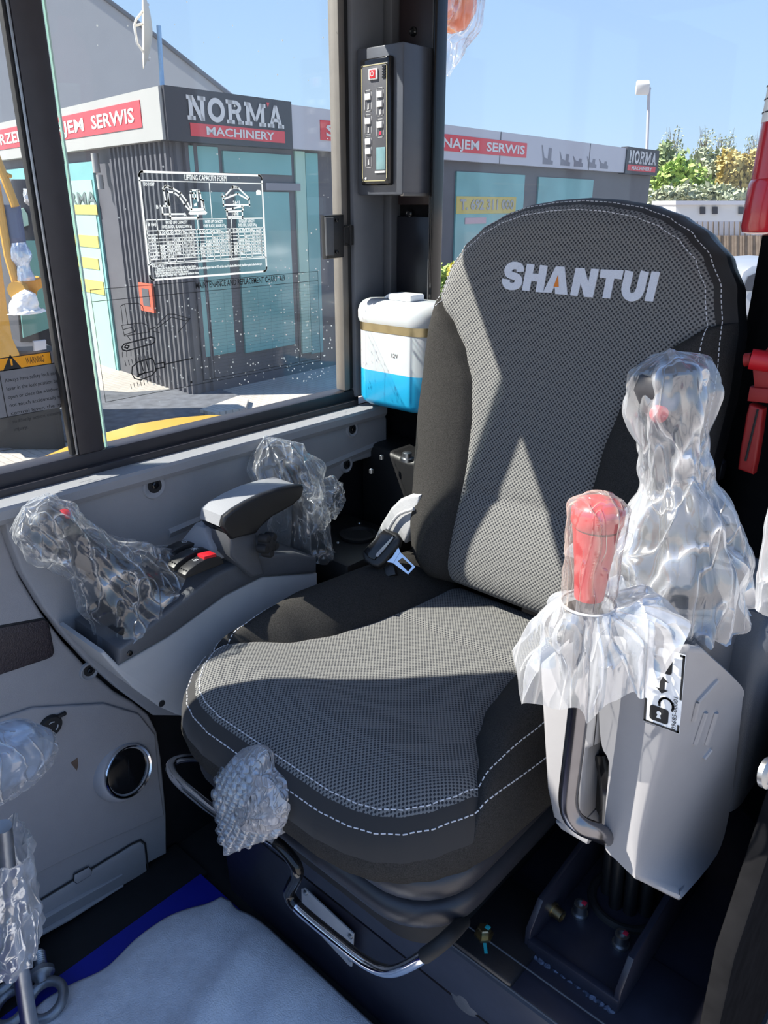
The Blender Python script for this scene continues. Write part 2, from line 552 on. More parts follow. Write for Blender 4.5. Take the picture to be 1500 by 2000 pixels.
# ledge of the trim running under the window, catching the sun
m = MB().prism([V(-1.052, -0.2, 0.752), V(-1.014, -0.2, 0.752), V(-1.009, -0.2, 0.760), V(-1.009, -0.2, 0.772), V(-1.012, -0.2, 0.7765), V(-1.052, -0.2, 0.7765)], (0, 1.33, 0))
obj('panel_ledge', m, M['grey_panel'], wall_right, ang=30)
# long shallow crease pressed into the trim
a, b = on(330, 1040, 0, XP), on(735, 868, 0, XP)
m = MB().prism([a + V(0, 0, .006), a + V(0.005, 0, 0), a + V(0, 0, -.010)], b - a)
obj('panel_crease', m, M['grey_panel'], wall_right, ang=60)

def screw_well(px, py, X, r, parent):
    r *= 1.3
    p = on(px, py, 0, X)
    m = MB().lathe([(r * 1.15, -0.001), (r * 1.05, 0.003), (r * 0.9, 0.0035), (r * 0.72, 0.001)], p, (1, 0, 0), 28)
    w_ = obj('screw_well', m, M['grey_panel'], parent, ang=50)
    m = MB().lathe([(r * 0.72, 0.0008), (r * 0.70, 0.0014)], p + V(0, r * .12, r * .1), (1, 0, 0), 24)
    obj('well_shade', m, M['rubber'], w_)  # flat black disc stands in for the shade inside the well
    m = MB().lathe([(r * 0.36, 0.0), (r * 0.36, 0.004), (r * 0.25, 0.005), (r * 0.2, 0.003)], p + V(0, r * .12, r * .1), (1, 0, 0), 6)
    obj('screw', m, M['gloss_black'], w_, ang=20)
for (px, py, r) in ((300, 950, .014), (687, 839, .011), (676, 908, .011)):
    screw_well(px, py, XP, r, wall_right)

# lower front trim
XL = XW + 0.012
low = [(-120, 1030), (-2, 990), (14, 1058), (40, 1128), (80, 1195), (124, 1254), (174, 1308), (225, 1352), (262, 1373), (292, 1397), (308, 1430), (316, 1480), (322, 1545), (326, 1592), (327, 1668), (-120, 1908)]
m = MB().prism([on(x, y, 0, XL) for x, y in low], (-0.02, 0, 0), r=0.006, seg=3)
lower_panel = obj('lower_panel', m, M['grey_lower'], wall_right, ang=40)
screw_well(173, 1311, XL, .011, wall_right)
# bulged upper field above the storage lid
bul = [(-120, 1440), (60, 1380), (200, 1372), (268, 1392), (300, 1432), (308, 1520), (318, 1590), (140, 1668), (-120, 1800)]
m = MB().prism([on(x, y, 0, XL) for x, y in bul], (0.006, 0, 0), r=0.0055, seg=3)
obj('panel_field', m, M['grey_lower'], wall_right, ang=40)
XB = XL + 0.006
# dark reflector plate
ref = [(-90, 1240), (84, 1209), (92, 1214), (103, 1273), (100, 1280), (92, 1284), (-90, 1345)]
m = MB().prism([on(x, y, 0, XL) for x, y in ref], (0.004, 0, 0), r=0.0015)
M['reflector'] = mat('reflector', (0.030, 0.022, 0.026), 0.3, var=0.3, scale=300, bump=0.6, bscale=500)
rf = obj('reflector', m, M['reflector'], wall_right)
m = MB()
pts = [on(x, y, 0, XL) for x, y in ref]
m.tube(pts + [pts[0]], 0.0022, 8)
obj('rim', m, M['black_plastic'], rf)
# socket cap
p = on(98, 1416, 0, XB)
m = MB().lathe([(.0175, 0), (.0175, .004), (.0155, .007), (.004, .0075)], p, (1, 0, 0), 28)
m.box(p + V(.003, .019, .010), (.006, .014, .006), r=.002)
m.box(p + V(.003, -.018, -.004), (.006, .008, .010), r=.002)
sc = obj('socket_cap', m, M['rubber'], wall_right, label='black rubber socket cap')
m = MB()
for a0, ln in ((60, 60), (180, 70), (300, 60)):
    pa = [p + V(.0078, .0085 * math.cos(math.radians(a0 + ln * q / 6)), .0085 * math.sin(math.radians(a0 + ln * q / 6))) for q in range(7)]
    m.tube(pa, 0.0009, 5)
obj('mark', m, M['grey_console'], sc)
# round air vent
p = on(241, 1503, 0, XB)
ax = V(1, 0.12, 0.25).normalized()
m = MB().lathe([(.055, -.006), (.054, .004), (.050, .010), (.046, .013)], p, ax, 40)
av = obj('air_vent', m, M['grey_lower'], wall_right, ang=50)
m = MB().lathe([(.0455, .006), (.0455, .0165), (.0435, .019), (.0405, .0175), (.0395, .010)], p, ax, 48)
obj('vent_ring', m, M['chrome'], av, ang=50)
m = MB().lathe([(.040, .004), (.040, .0125), (.030, .0150), (.012, .0160), (.001, .0162)], p, ax, 40)
obj('vent_disc', m, M['gloss_black'], av, ang=50)
e1 = ax.cross(V(0, 0, 1)).normalized(); e2 = ax.cross(e1)
for k in (-1, 0, 1):
    q = [p + ax * (.0155 - .0022 * abs(k) - .002 * (t * t)) + (e1 * .3 + e2).normalized() * t * .030 * (1 if k == 0 else .9) + (e1 - e2 * .3).normalized() * k * .014 for t in (-1, -.5, 0, .5, 1)]
    obj('vent_vane', MB().tube(q, .0012, 6), M['black_plastic'], av)
# storage lid with latch and two ribs
def lowp(pts, d): return [on(x, y, 0, XL) + V(d, 0, 0) for x, y in pts]
lid = [(-120, 1868), (62, 1768), (255, 1650), (272, 1642), (280, 1648), (285, 1700), (130, 1790), (-120, 1905)]
m = MB().prism(lowp(lid, -.002), (0.006, 0, 0), r=0.002)
ld = obj('storage_lid', m, M['grey_lower'], wall_right)
m = MB().tube(lowp([(-120, 1866), (62, 1765), (255, 1647), (273, 1639), (282, 1646), (288, 1700)], .003), .0016, 6)
obj('lid_gap', m, M['rubber'], ld)
m = MB().prism(lowp([(142, 1705), (170, 1690), (176, 1697), (174, 1706), (147, 1722), (141, 1717)], .003), (.004, 0, 0), r=.0015)
lt = obj('latch', m, M['grey_lower'], ld)
pp = lowp([(142, 1705), (170, 1690), (176, 1697), (174, 1706), (147, 1722), (141, 1717), (142, 1705)], .005)
obj('latch_gap', MB().tube(pp, .0011, 6), M['rubber'], ld)
for pts in ([(-60, 1872), (120, 1768), (236, 1706)], [(-40, 1885), (130, 1790), (238, 1727)]):
    obj('rib', MB().tube(lowp(pts, .004), [.004, .006, .002], 10), M['grey_lower'], ld)
# orange scuff on the trim
p = on(146, 1492, 0, XB)
M['rust_smear'] = mat('rust_smear', (0.13, 0.085, 0.06), 0.7, var=0.3)
m = MB().prism([p + V(0, -.006, .006), p + V(0, .006, .009), p + V(0, .005, -.006), p + V(0, .001, -.014), p + V(0, -.003, -.003)], (.0006, 0, 0))
obj('scuff', m, M['rust_smear'], wall_right)

# ------------------------------------------------------------------ side window
win = empty('window_1', (-1.08, 0.5, 0.775), 'sliding side window of the cab with black frame', 'window')
win['kind'] = 'structure'
ZB, ZT = 0.808, 1.562
def rail(name, a, b, mt, r=.004, parent=win, ang=35):
    return obj(name, MB().span(a, b, r), mt, parent, ang=ang)
rail('window_frame', (-1.10, -0.25, 0.766), (-1.063, 1.105, ZB - .002), M['frame_black'])
rail('lower_track', (-1.068, -0.2, 0.768), (-1.050, 1.09, 0.787), M['frame_black'], .002)
rail('mullion', (-1.078, .504, ZB - .002), (-1.058, .546, 1.57), M['frame_black'], .004)
rail('mullion_bead', (-1.066, .4995, ZB), (-1.0585, .5035, 1.57), M['zinc'], .0012)
rail('mullion_seal', (-1.072, .4945, ZB), (-1.060, .4990, 1.57), M['rubber'], .0012)
rail('header', (-1.10, -0.25, ZT), (-1.058, 1.28, 1.61), M['frame_black'])
M['seal_grey'] = mat('seal_grey', (0.13, 0.12, 0.11), 0.6, var=0.06)
rail('rear_seal', (-1.085, 1.062, ZB), (-1.060, 1.078, 1.57), M['seal_grey'], .003)
rail('rear_groove', (-1.085, 1.078, ZB), (-1.064, 1.090, 1.57), M['rubber'], .002)
# panes
rail('glass_pane', (-1.088, -0.02, ZB - .01), (-1.084, .55, ZT), M['glass_side'], 0)
rail('glass_pane', (-1.074, .556, ZB - .01), (-1.070, 1.07, ZT), M['glass_side'], 0)
M['glass_edge'] = mat('glass_edge', (0.45, 0.62, 0.57), 0.15, var=0.05)
rail('glass_edge', (-1.0745, .5535, ZB - .005), (-1.0695, .556, ZT), M['glass_edge'], 0)
M['glass_band'] = glass_mat('glass_band', (0.82, 0.92, 0.89), 0.06, 0.03)
rail('glass_band', (-1.0695, .5475, ZB - .005), (-1.0690, .5535, ZT), M['glass_band'], 0)
# latch of the sliding pane
lt = empty('window_latch', on(650, 505, 0, -1.055), 'black spring latch clamped to the rear edge of the sliding pane', 'latch')
pa = [on(x, y, 0, -1.062) for x, y in ((624, 420), (662, 418), (663, 502), (628, 506))]
obj('grip', MB().prism(pa, (.014, 0, 0), r=.004), M['black_plastic'], lt)
pa = [on(x, y, 0, -1.050) for x, y in ((632, 424), (648, 424), (650, 499), (635, 500))]
obj('grip_face', MB().prism(pa, (.006, 0, 0), r=.003), M['grey_dark'], lt)
for yy in (430, 492):
    obj('screw', MB().lathe([(.0035, 0), (.0035, .004), (.002, .005)], on(656, yy, 0, -1.049), (1, 0, 0), 12), M['gloss_black'], lt)
pa = [on(x, y, 0, -1.060) for x, y in ((662, 445), (684, 440), (684, 478), (662, 474))]
obj('catch', MB().prism(pa, (.010, 0, 0), r=.002), M['rubber'], lt)
pa = [on(x, y, 0, -1.049) for x, y in ((672, 443), (684, 440), (684, 480), (672, 478), (672, 443))]
obj('catch_loop', MB().tube(pa, .0025, 8), M['rubber'], lt)

# ------------------------------------------------------------------ rear corner, rear wall, roof, other pillars
corner = obj('trim_1', MB().prism([V(-1.10, 1.196, 0), V(-.936, 1.196, 0), V(-.948, 1.212, 0), V(-.99, 1.26, 0), V(-1.10, 1.26, 0)], (0, 0, 1.60)), M['matte_black'], kind='structure')
M['pillar_grey'] = mat('pillar_grey', (0.15, 0.16, 0.18), 0.4, var=0.04, bump=0.05)
rail('pillar_face', (-1.10, 1.090, 0.79), (-1.056, 1.20, 1.60), M['pillar_grey'], .006, corner)
rail('pillar_strip', (-1.056, 1.17, 0.80), (-1.035, 1.20, 1.60), M['grey_dark'], .004, corner)
rail('pillar_strip', (-0.952, 1.178, 0.80), (-0.940, 1.20, 1.60), M['grey_dark'], .003, corner)
rail('pillar_edge', (-0.940, 1.165, 0.74), (-0.9305, 1.196, 1.60), M['gloss_black'], .004, corner)
M['plate_dark'] = mat('plate_dark', (0.010, 0.010, 0.014), 0.3, var=0.1)
rail('back_plate', (-1.034, 1.185, 0.80), (-0.953, 1.197, 1.13), M['plate_dark'], .002, corner)
M['plate_brown'] = mat('plate_brown', (0.022, 0.014, 0.016), 0.4, var=0.1)
rail('head_plate', (-1.034, 1.188, 1.15), (-0.953, 1.197, 1.60), M['plate_brown'], .002, corner)
for px, py in ((757, 62), (808, 62), (754, 417), (800, 417)):
    p = on(px, py, 1, 1.188)
    obj('bolt', MB().lathe([(.008, 0), (.0075, .003), (.005, .005), (.0035, .0035)], p, (0, -1, 0), 20), M['gloss_black'], corner)

m = MB().span((-1.10, 1.20, 0.0), (-0.12, 1.26, 0.775))
wall_rear = obj('wall_rear', m, M['black_paint'], kind='structure')
rail('rear_sill', (-0.93, 1.17, 0.755), (-0.36, 1.21, 0.785), M['frame_black'], .006, wall_rear)
win2 = empty('window_2', (-0.65, 1.215, 0.775), 'wide rear window behind the seat back', 'window')
win2['kind'] = 'structure'
rail('glass_pane', (-0.948, 1.213, 0.77), (-0.36, 1.217, 1.60), M['glass_rear'], 0, win2)
# rounded lower corner of the rear opening
c = on(1412, 885, 1, 1.205)
pts = [c]
cc = V(c.x - .035, 1.205, c.z + .035)
arc = [cc + V(.035 * math.cos(math.radians(a)), 0, .035 * math.sin(math.radians(a))) for a in range(-90, 1, 10)]
obj('corner_seal', MB().prism([V(c.x + .02, 1.205, c.z - .02), V(c.x - .04, 1.205, c.z - .02)] + arc + [V(c.x + .02, 1.205, c.z + .04)], (0, .015, 0)), M['rubber'], win2)
post = MB().prism([V(-.378, 1.20, 0.0), V(-.31, 1.12, 0.0), V(-.16, 1.02, 0.0), V(-.11, 1.02, 0.0), V(-.11, 1.28, 0.0), V(-.378, 1.28, 0.0)], (0.012, 0, 1.60))
post = obj('trim_2', post, M['matte_black'], kind='structure')
roof = obj('ceiling', MB().span((-1.10, 0.25, 1.60), (-0.08, 1.30, 1.66), r=.01), M['grey_panel'], kind='structure')
# front right post, leaning slightly back, its unseen front widened to shade the cushion
def post_y(z): return 0.120 + 0.12 * (z - 1.11)
m = MB().prism([V(-1.10, post_y(.7), .7), V(-1.10, post_y(1.60), 1.60), V(-1.10, post_y(1.60) - .46, 1.60), V(-1.10, post_y(.7) - .46, .7)], (.10, 0, 0))
obj('trim_3', m, M['frame_black'], kind='structure')
# lower front wall under the opened windscreen
obj('wall_front', MB().span((-1.10, -0.25, 0.0), (-0.12, -0.21, 0.42)), M['black_paint'], kind='structure')

# ------------------------------------------------------------------ floor coverings
obj('floor_strip', MB().span((XW - .002, -0.2, 0.0), (-0.955, .575, 0.012), .003), M['rubber'], floor)
M['mat_blue'] = mat('mat_blue', (0.012, 0.022, 0.38), 0.55, var=0.05)
obj('floor_mat', MB().span((-.957, -0.15, 0.001), (-.25, .562, 0.016), .002), M['mat_blue'], base=(-.6, .2, .001), label='flat royal blue floor mat under the white fleece', cat='mat')
# fleece blanket spread over the mat
M['fleece'] = mat('fleece', (0.84, 0.85, 0.88), 1.0, var=0.06, scale=60, bump=0.8, bscale=420, spec=0.05)
edge = smooth_path([on(x, y, 2, .03) for x, y in ((-60, 2120), (60, 1968), (130, 1918), (205, 1882), (262, 1828), (318, 1788), (360, 1770), (404, 1758), (432, 1744))], 8)
far = smooth_path([on(448, 1736, 2, .05), on(462, 1752, 2, .05)] + [V(-.80, .566, .03), V(-.68, .567, .03), V(-.55, .566, .03), V(-.42, .567, .03), V(-.25, .566, .03)], 8)
loop = edge + far
ne, nf = len(edge), len(far)
def fleece(i, j):
    # i along the two visible edges, j towards the hidden near corner
    p = loop[i]
    near = V(-.25, -.05, .03)
    t = (j / 40) ** 1.3
    q = p.lerp(near, t)
    hh = .022 + .010 * mnoise.noise(V(q.x * 7, q.y * 7, 0.3)) + .006 * mnoise.noise(V(q.x * 18, q.y * 18, 2.3))
    # soft folds
    hh += .012 * math.exp(-((q.x + .70 + .35 * (q.y - .35)) / .03) ** 2) + .010 * math.exp(-((q.x + .60 + .6 * (q.y - .4)) / .04) ** 2)
    hh *= 1 - math.exp(-(t * 22 + .25))
    return V(q.x, q.y, .017 + max(hh, .004))
m = MB().grid(fleece, len(loop) - 1, 40)
fl = obj('fleece_blanket', m, M['fleece'], ang=180, label='fluffy white fleece blanket spread on the cab floor', cat='blanket')
sm = fl.modifiers.new('thick', 'SOLIDIFY'); sm.thickness = .006; sm.offset = -1
# ------------------------------------------------------------------ operator's seat
SX = -0.585
seat = empty('operator_seat', (-0.6, 0.75, 0.30), 'black and grey cloth operator seat with SHANTUI embroidered across the backrest', 'seat')

def interp(tab, x):
    if x <= tab[0][0]: return tab[0][1]
    for (a, b), (c, d) in zip(tab[:-1], tab[1:]):
        if x <= c:
            t = (x - a) / (c - a)
            t = t * t * (3 - 2 * t) * .5 + t * .5
            return b + (d - b) * t
    return tab[-1][1]

# --- backrest: local frame (x across, v up the lean, n towards the sitter)
LEAN = 0.22
EV = V(0, LEAN, 1).normalized(); EN = V(0, -1, LEAN).normalized(); EX = V(1, 0, 0)
B0 = V(SX, .925, .55)
BH = .635
def hwB(v):
    return interp([(0, .150), (.015, .185), (.05, .208), (.12, .226), (.20, .242), (.28, .251), (.38, .252), (.46, .245), (.52, .230), (.56, .207), (.59, .176), (.61, .140), (.624, .10), (.632, .05), (BH, .0)], v)
def xbB(v):
    return interp([(0, .112), (.10, .108), (.20, .110), (.28, .115), (.34, .126), (.39, .148), (.43, .178), (.46, .212), (.485, .25), (.7, .30)], v)
vs_ = [BH * (1 - (1 - t) ** 1.7) for t in np.linspace(0, 1, 90)]
outl = np.array([(-hwB(v), v) for v in vs_] + [(hwB(v), v) for v in vs_[::-1]] + [(x, 0) for x in np.linspace(.15, -.15, 20)])
def dist_fn(outl):
    a = outl; b = np.roll(outl, -1, axis=0); d = b - a; l2 = (d ** 2).sum(1) + 1e-12
    def f(x, y):
        p = np.array((x, y))
        t = np.clip(((p - a) * d).sum(1) / l2, 0, 1)
        return float(np.sqrt((((a + d * t[:, None]) - p) ** 2).sum(1).min()))
    return f
distB = dist_fn(outl)
TB = .055
def backN(x, v, e=None):
    e = distB(x, v) if e is None else e
    q = min(e / .05, 1.0)
    n = TB * math.sqrt(max(0, 1 - (1 - q) ** 2)) - TB
    xb, hw = xbB(v), hwB(v)
    if hw > xb + .005:
        t = (abs(x) - xb) / (hw - xb)
        if 0 < t < 1: n += .022 * math.sin(math.pi * min(t * 1.15, 1)) ** .8 * min(1, (hw - xb) / .08)
        n -= .004 * math.exp(-((abs(x) - xb) / .006) ** 2)
    # cross seam of the lumbar roll, wing-side hollow
    if abs(x) < xb: n -= .006 * math.exp(-((v - .175 + .25 * x * x) / .007) ** 2)
    n += .012 * math.exp(-((v - .09) / .07) ** 2)
    return n
def BP(x, v, off=0.0):
    return B0 + EX * x + EV * v + EN * (backN(x, v) + off)
def back_strip(side, nu):
    vs, uv, ed, fs = [], [], [], []
    rows = vs_
    for v in rows:
        hw, xb = hwB(v), min(xbB(v), hwB(v))
        if side == 0: a, b = -xb, xb
        elif side < 0: a, b = -hw, -xb
        else: a, b = xb, hw
        for i in range(nu + 1):
            x = a + (b - a) * i / nu
            e = distB(x, v)
            vs.append(B0 + EX * x + EV * v + EN * backN(x, v, e)); uv.append((x, v)); ed.append((e, 0))
    for j in range(len(rows) - 1):
        for i in range(nu):
            q = (j * (nu + 1) + i, j * (nu + 1) + i + 1, (j + 1) * (nu + 1) + i + 1, (j + 1) * (nu + 1) + i)
            if side != 0 and hwB(rows[j]) - xbB(rows[j]) < 1e-4 and hwB(rows[j + 1]) - xbB(rows[j + 1]) < 1e-4: continue
            fs.append(q)
    m = MB().add(vs, fs); m.uv = {'cloth': uv, 'edge': ed}
    return m
obj('backrest', back_strip(0, 60), M['cloth_back'], seat, ang=180)
obj('back_bolster', back_strip(-1, 26), M['cloth_black'], seat, ang=180)
obj('back_bolster', back_strip(1, 26), M['cloth_black'], seat, ang=180)
# side gusset and back shell
rim = [(x, v) for x, v in outl]
m = MB()
def shell(i, j):
    x, v = rim[i % len(rim)]
    s, n = ((1.0, -TB), (1.006, -TB - .012), (1.004, -TB - .035), (.97, -TB - .062), (.80, -TB - .085), (.3, -TB - .095))[j]
    return B0 + EX * x * s + EV * ((v - .3) * s + .3) + EN * n
m.grid(shell, len(rim), 5, True)
obj('back_shell', m, M['black_plastic'], seat, ang=60)
# welt running round the edge of the front cover
def inset(outline, d):
    """polyline inside the outline by distance d"""
    o = []
    n = len(outline)
    for i in range(n):
        t = outline[(i + 1) % n] - outline[i - 1]
        L = math.hypot(*t)
        if L < 1e-9: continue
        nx, ny = t[1] / L, -t[0] / L
        o.append((outline[i][0] + nx * d, outline[i][1] + ny * d))
    return o
def dashes(pts3, ln=.0045, gap=.0025, r=.0007):
    m = MB()
    pos = 0.0; on_ = True; cur = [pts3[0]]; left = ln
    for a, b in zip(pts3[:-1], pts3[1:]):
        a = a.copy(); L = (b - a).length
        while L > 1e-9:
            s = min(left, L)
            p = a.lerp(b, s / L)
            if on_: cur.append(p)
            left -= s; a = p; L = (b - a).length
            if left <= 1e-9:
                if on_ and len(cur) > 1 and (cur[-1] - cur[0]).length > 1e-4: m.tube([cur[0], cur[-1]], r, 5)
                on_ = not on_; left = ln if on_ else gap; cur = [p]
    return m
side = np.array([(-hwB(v), v) for v in vs_[8:]] + [(hwB(v), v) for v in vs_[::-1][1:-8]])
for d in (.010, .025):
    ins = [p for p in inset(side, d) if True]
    # keep only points really inside
    pts = [BP(x, v, .0006) for x, v in ins[2:-2] if abs(distB(x, v) - d) < .006 and not (x < 0 and v < .455)]
    obj('stitching', dashes(pts), M['white_thread'], seat, kind='stuff')
# embroidered lettering, traced on the cover
def lp(cx, cy):
    p = onp(970 + cx * .22, 480 + cy * .22, B0 + EN * 0.001, EN)
    q = p - B0
    return q.dot(EX), q.dot(EV)
def letter(*polys):
    m = MB()
    for poly in polys:
        pts = []
        for i, (cx, cy) in enumerate(poly): pts.append(lp(cx, cy))
        m.prism([BP(x, v, .0003) for x, v in pts], EN * .0016)
    return m
def band(pts, wd):
    """quads along a centre line in crop pixels"""
    P = [Vector((x, y, 0)) for x, y in pts]
    P = smooth_path(P, 5)
    q = []
    L, Rr = [], []
    for i, p in enumerate(P):
        t = (P[min(i + 1, len(P) - 1)] - P[max(i - 1, 0)]).normalized()
        nn = Vector((-t.y, t.x, 0))
        L.append((p.x + nn.x * wd / 2, p.y + nn.y * wd / 2)); Rr.append((p.x - nn.x * wd / 2, p.y - nn.y * wd / 2))
    return [[L[i], L[i + 1], Rr[i + 1], Rr[i]] for i in range(len(P) - 1)]
letters = [
    band([(212, 232), (206, 190), (175, 176), (135, 180), (105, 212), (112, 252), (150, 268), (185, 282), (196, 315), (180, 350), (140, 362), (100, 352), (84, 322), (86, 296)], 66),
    [[(272, 160), (338, 168), (322, 246), (374, 250), (386, 172), (454, 178), (414, 416), (348, 410), (362, 318), (308, 312), (292, 402), (226, 396)]],
    [[(528, 184), (604, 186), (630, 436), (522, 428), (518, 372), (508, 372), (486, 418), (414, 414)]],
    [[(704, 196), (782, 200), (815, 325), (842, 204), (910, 208), (854, 460), (778, 454), (748, 330), (718, 446), (654, 440)]],
    [[(926, 210), (1128, 218), (1112, 298), (1044, 292), (1008, 470), (940, 464), (974, 288), (918, 284)]],
    band([(1180, 224), (1160, 320), (1146, 385), (1160, 440), (1200, 458), (1250, 438), (1278, 385), (1296, 310), (1318, 228)], 74),
    [[(1378, 228), (1452, 234), (1388, 496), (1314, 490)]],
]
for L in letters:
    obj('letter', letter(*L), M['logo_thread'], seat, ang=0)
obj('letter_accent', MB().prism([BP(*lp(*c_), .0012) for c_ in ((548, 262), (554, 366), (510, 364))], EN * .0016), M['orange_thread'], seat, ang=0, label='orange wedge inside the letter A')

# --- seat cushion: local (x across, y depth), height n
CZ = .545
YF = .437
def hwC(y):
    return interp([(YF, .105), (.445, .150), (.457, .180), (.478, .207), (.505, .229), (.54, .246), (.58, .255), (.7, .262), (.85, .262), (.95, .255), (1.02, .24)], y)
def xbC(y):
    return interp([(YF, .29), (.52, .262), (.56, .236), (.60, .208), (.66, .165), (.72, .140), (.80, .124), (.90, .116), (1.02, .114)], y)
ys_ = [YF + (1.02 - YF) * (t ** 1.6) for t in np.linspace(0, 1, 80)]
CX = -.603
outc = np.array([(hwC(y), y) for y in ys_] + [(x, 1.02) for x in np.linspace(.23, -.23, 16)] + [(-hwC(y), y) for y in ys_[::-1]] + [(x, YF) for x in np.linspace(-.1, .1, 8)])
distC = dist_fn(outc)
TC = .050
def cushZ(x, y, e=None):
    e = distC(x, y) if e is None else e
    q = min(e / .055, 1)
    z = CZ + TC * math.sqrt(max(0, 1 - (1 - q) ** 2)) - TC
    z += -.018 * min(1, max(0, (y - .55) / .4)) + .012 * math.exp(-((y - .55) / .07) ** 2)
    xb, hw = xbC(y), hwC(y)
    if hw > xb + .004:
        t = (abs(x) - xb) / (hw - xb)
        if t > 0: z += .050 * math.sin(math.pi * min(t * .95, 1)) ** .9 * min(1, (hw - xb) / .12)
        z -= .004 * math.exp(-((abs(x) - xb) / .006) ** 2)
    if abs(x) < xb: z -= .005 * math.exp(-((y - .835 + .2 * x * x) / .006) ** 2)
    return z
def CP(x, y, off=0.0): return V(CX + x, y, cushZ(x, y) + off)
def cush_strip(side, nu):
    vs, uv, ed, fs = [], [], [], []
    for y in ys_:
        hw = hwC(y); xb = min(xbC(y), hw)
        a, b = (-xb, xb) if side == 0 else ((-hw, -xb) if side < 0 else (xb, hw))
        for i in range(nu + 1):
            x = a + (b - a) * i / nu
            e = distC(x, y)
            vs.append(V(CX + x, y, cushZ(x, y, e))); uv.append((x, y)); ed.append((e if y < .95 else 1, 0))
    for j in range(len(ys_) - 1):
        if side != 0 and hwC(ys_[j + 1]) - xbC(ys_[j + 1]) < 1e-4: continue
        for i in range(nu):
            fs.append((j * (nu + 1) + i, j * (nu + 1) + i + 1, (j + 1) * (nu + 1) + i + 1, (j + 1) * (nu + 1) + i))
    m = MB().add(vs, fs); m.uv = {'cloth': uv, 'edge': ed}
    return m
obj('cushion', cush_strip(0, 70), M['cloth_seat'], seat, ang=180)
obj('cushion_bolster', cush_strip(-1, 24), M['cloth_black'], seat, ang=180)
obj('cushion_bolster', cush_strip(1, 24), M['cloth_black'], seat, ang=180)
nc = len(outc)
prof = ((1.0, 0), (1.003, -.008), (1.0, -.018), (.992, -.028), (.972, -.036), (.90, -.040))
def skirt(i, j):
    x, y = outc[i % nc]
    s, dz = prof[j]
    return V(CX + x * s, .73 + (y - .73) * s, cushZ(x, y, 0) + dz) if j < 2 else V(CX + x * s, .73 + (y - .73) * s, CZ - TC + dz + .004 * (1 - j / 5))
obj('cushion_skirt', MB().grid(skirt, nc, 5, True), M['cloth_black'], seat, ang=180)
frontl = np.array([(-hwC(y), y) for y in ys_[::-1][18:]] + [(x, YF) for x in np.linspace(-.09, .09, 14)] + [(hwC(y), y) for y in ys_[1:-18]])
ins = inset(frontl, -.028)
ins = [p for p in ins if distC(*p) < .04]
if distC(*ins[len(ins) // 2]) < .01 or ins[len(ins) // 2][1] < YF: ins = inset(frontl, .028)
pts = [CP(x, y, .0006) for x, y in ins[2:-2] if abs(distC(x, y) - .028) < .004]
obj('stitching', dashes(pts, .0052, .0026, .0008), M['white_thread'], seat, kind='stuff')
ins = inset(frontl, -.010)
if distC(*ins[len(ins) // 2]) > .012 or ins[len(ins) // 2][1] < YF: ins = inset(frontl, .010)
pts = [CP(x, y, .0006) for x, y in ins[2:-2] if abs(distC(x, y) - .010) < .003]
obj('stitching', dashes(pts, .0052, .0026, .0008), M['white_thread'], seat, kind='stuff')

# --- suspension under the cushion: two dished rims with a dark waist
def slab(z0, z1, x0, x1, y0, y1, r, mt, name, bev=.008):
    m = MB().prism([V(x, y, z0) for x, y in rrect(x0, y0, x1, y1, r, 8)], (0, 0, z1 - z0), r=bev, seg=4)
    return obj(name, m, mt, seat, ang=50)
slab(.424, .466, -.866, -.358, .474, 1.02, .090, M['seat_pan'], 'seat_pan', .018)
slab(.380, .430, -.842, -.388, .505, 1.00, .078, M['rubber'], 'bellows', .004)
slab(.366, .406, -.860, -.366, .486, 1.02, .088, M['seat_pan'], 'base_rim', .017)
slab(.286, .372, -.838, -.400, .535, 1.00, .07, M['rubber'], 'base_foot', .004)
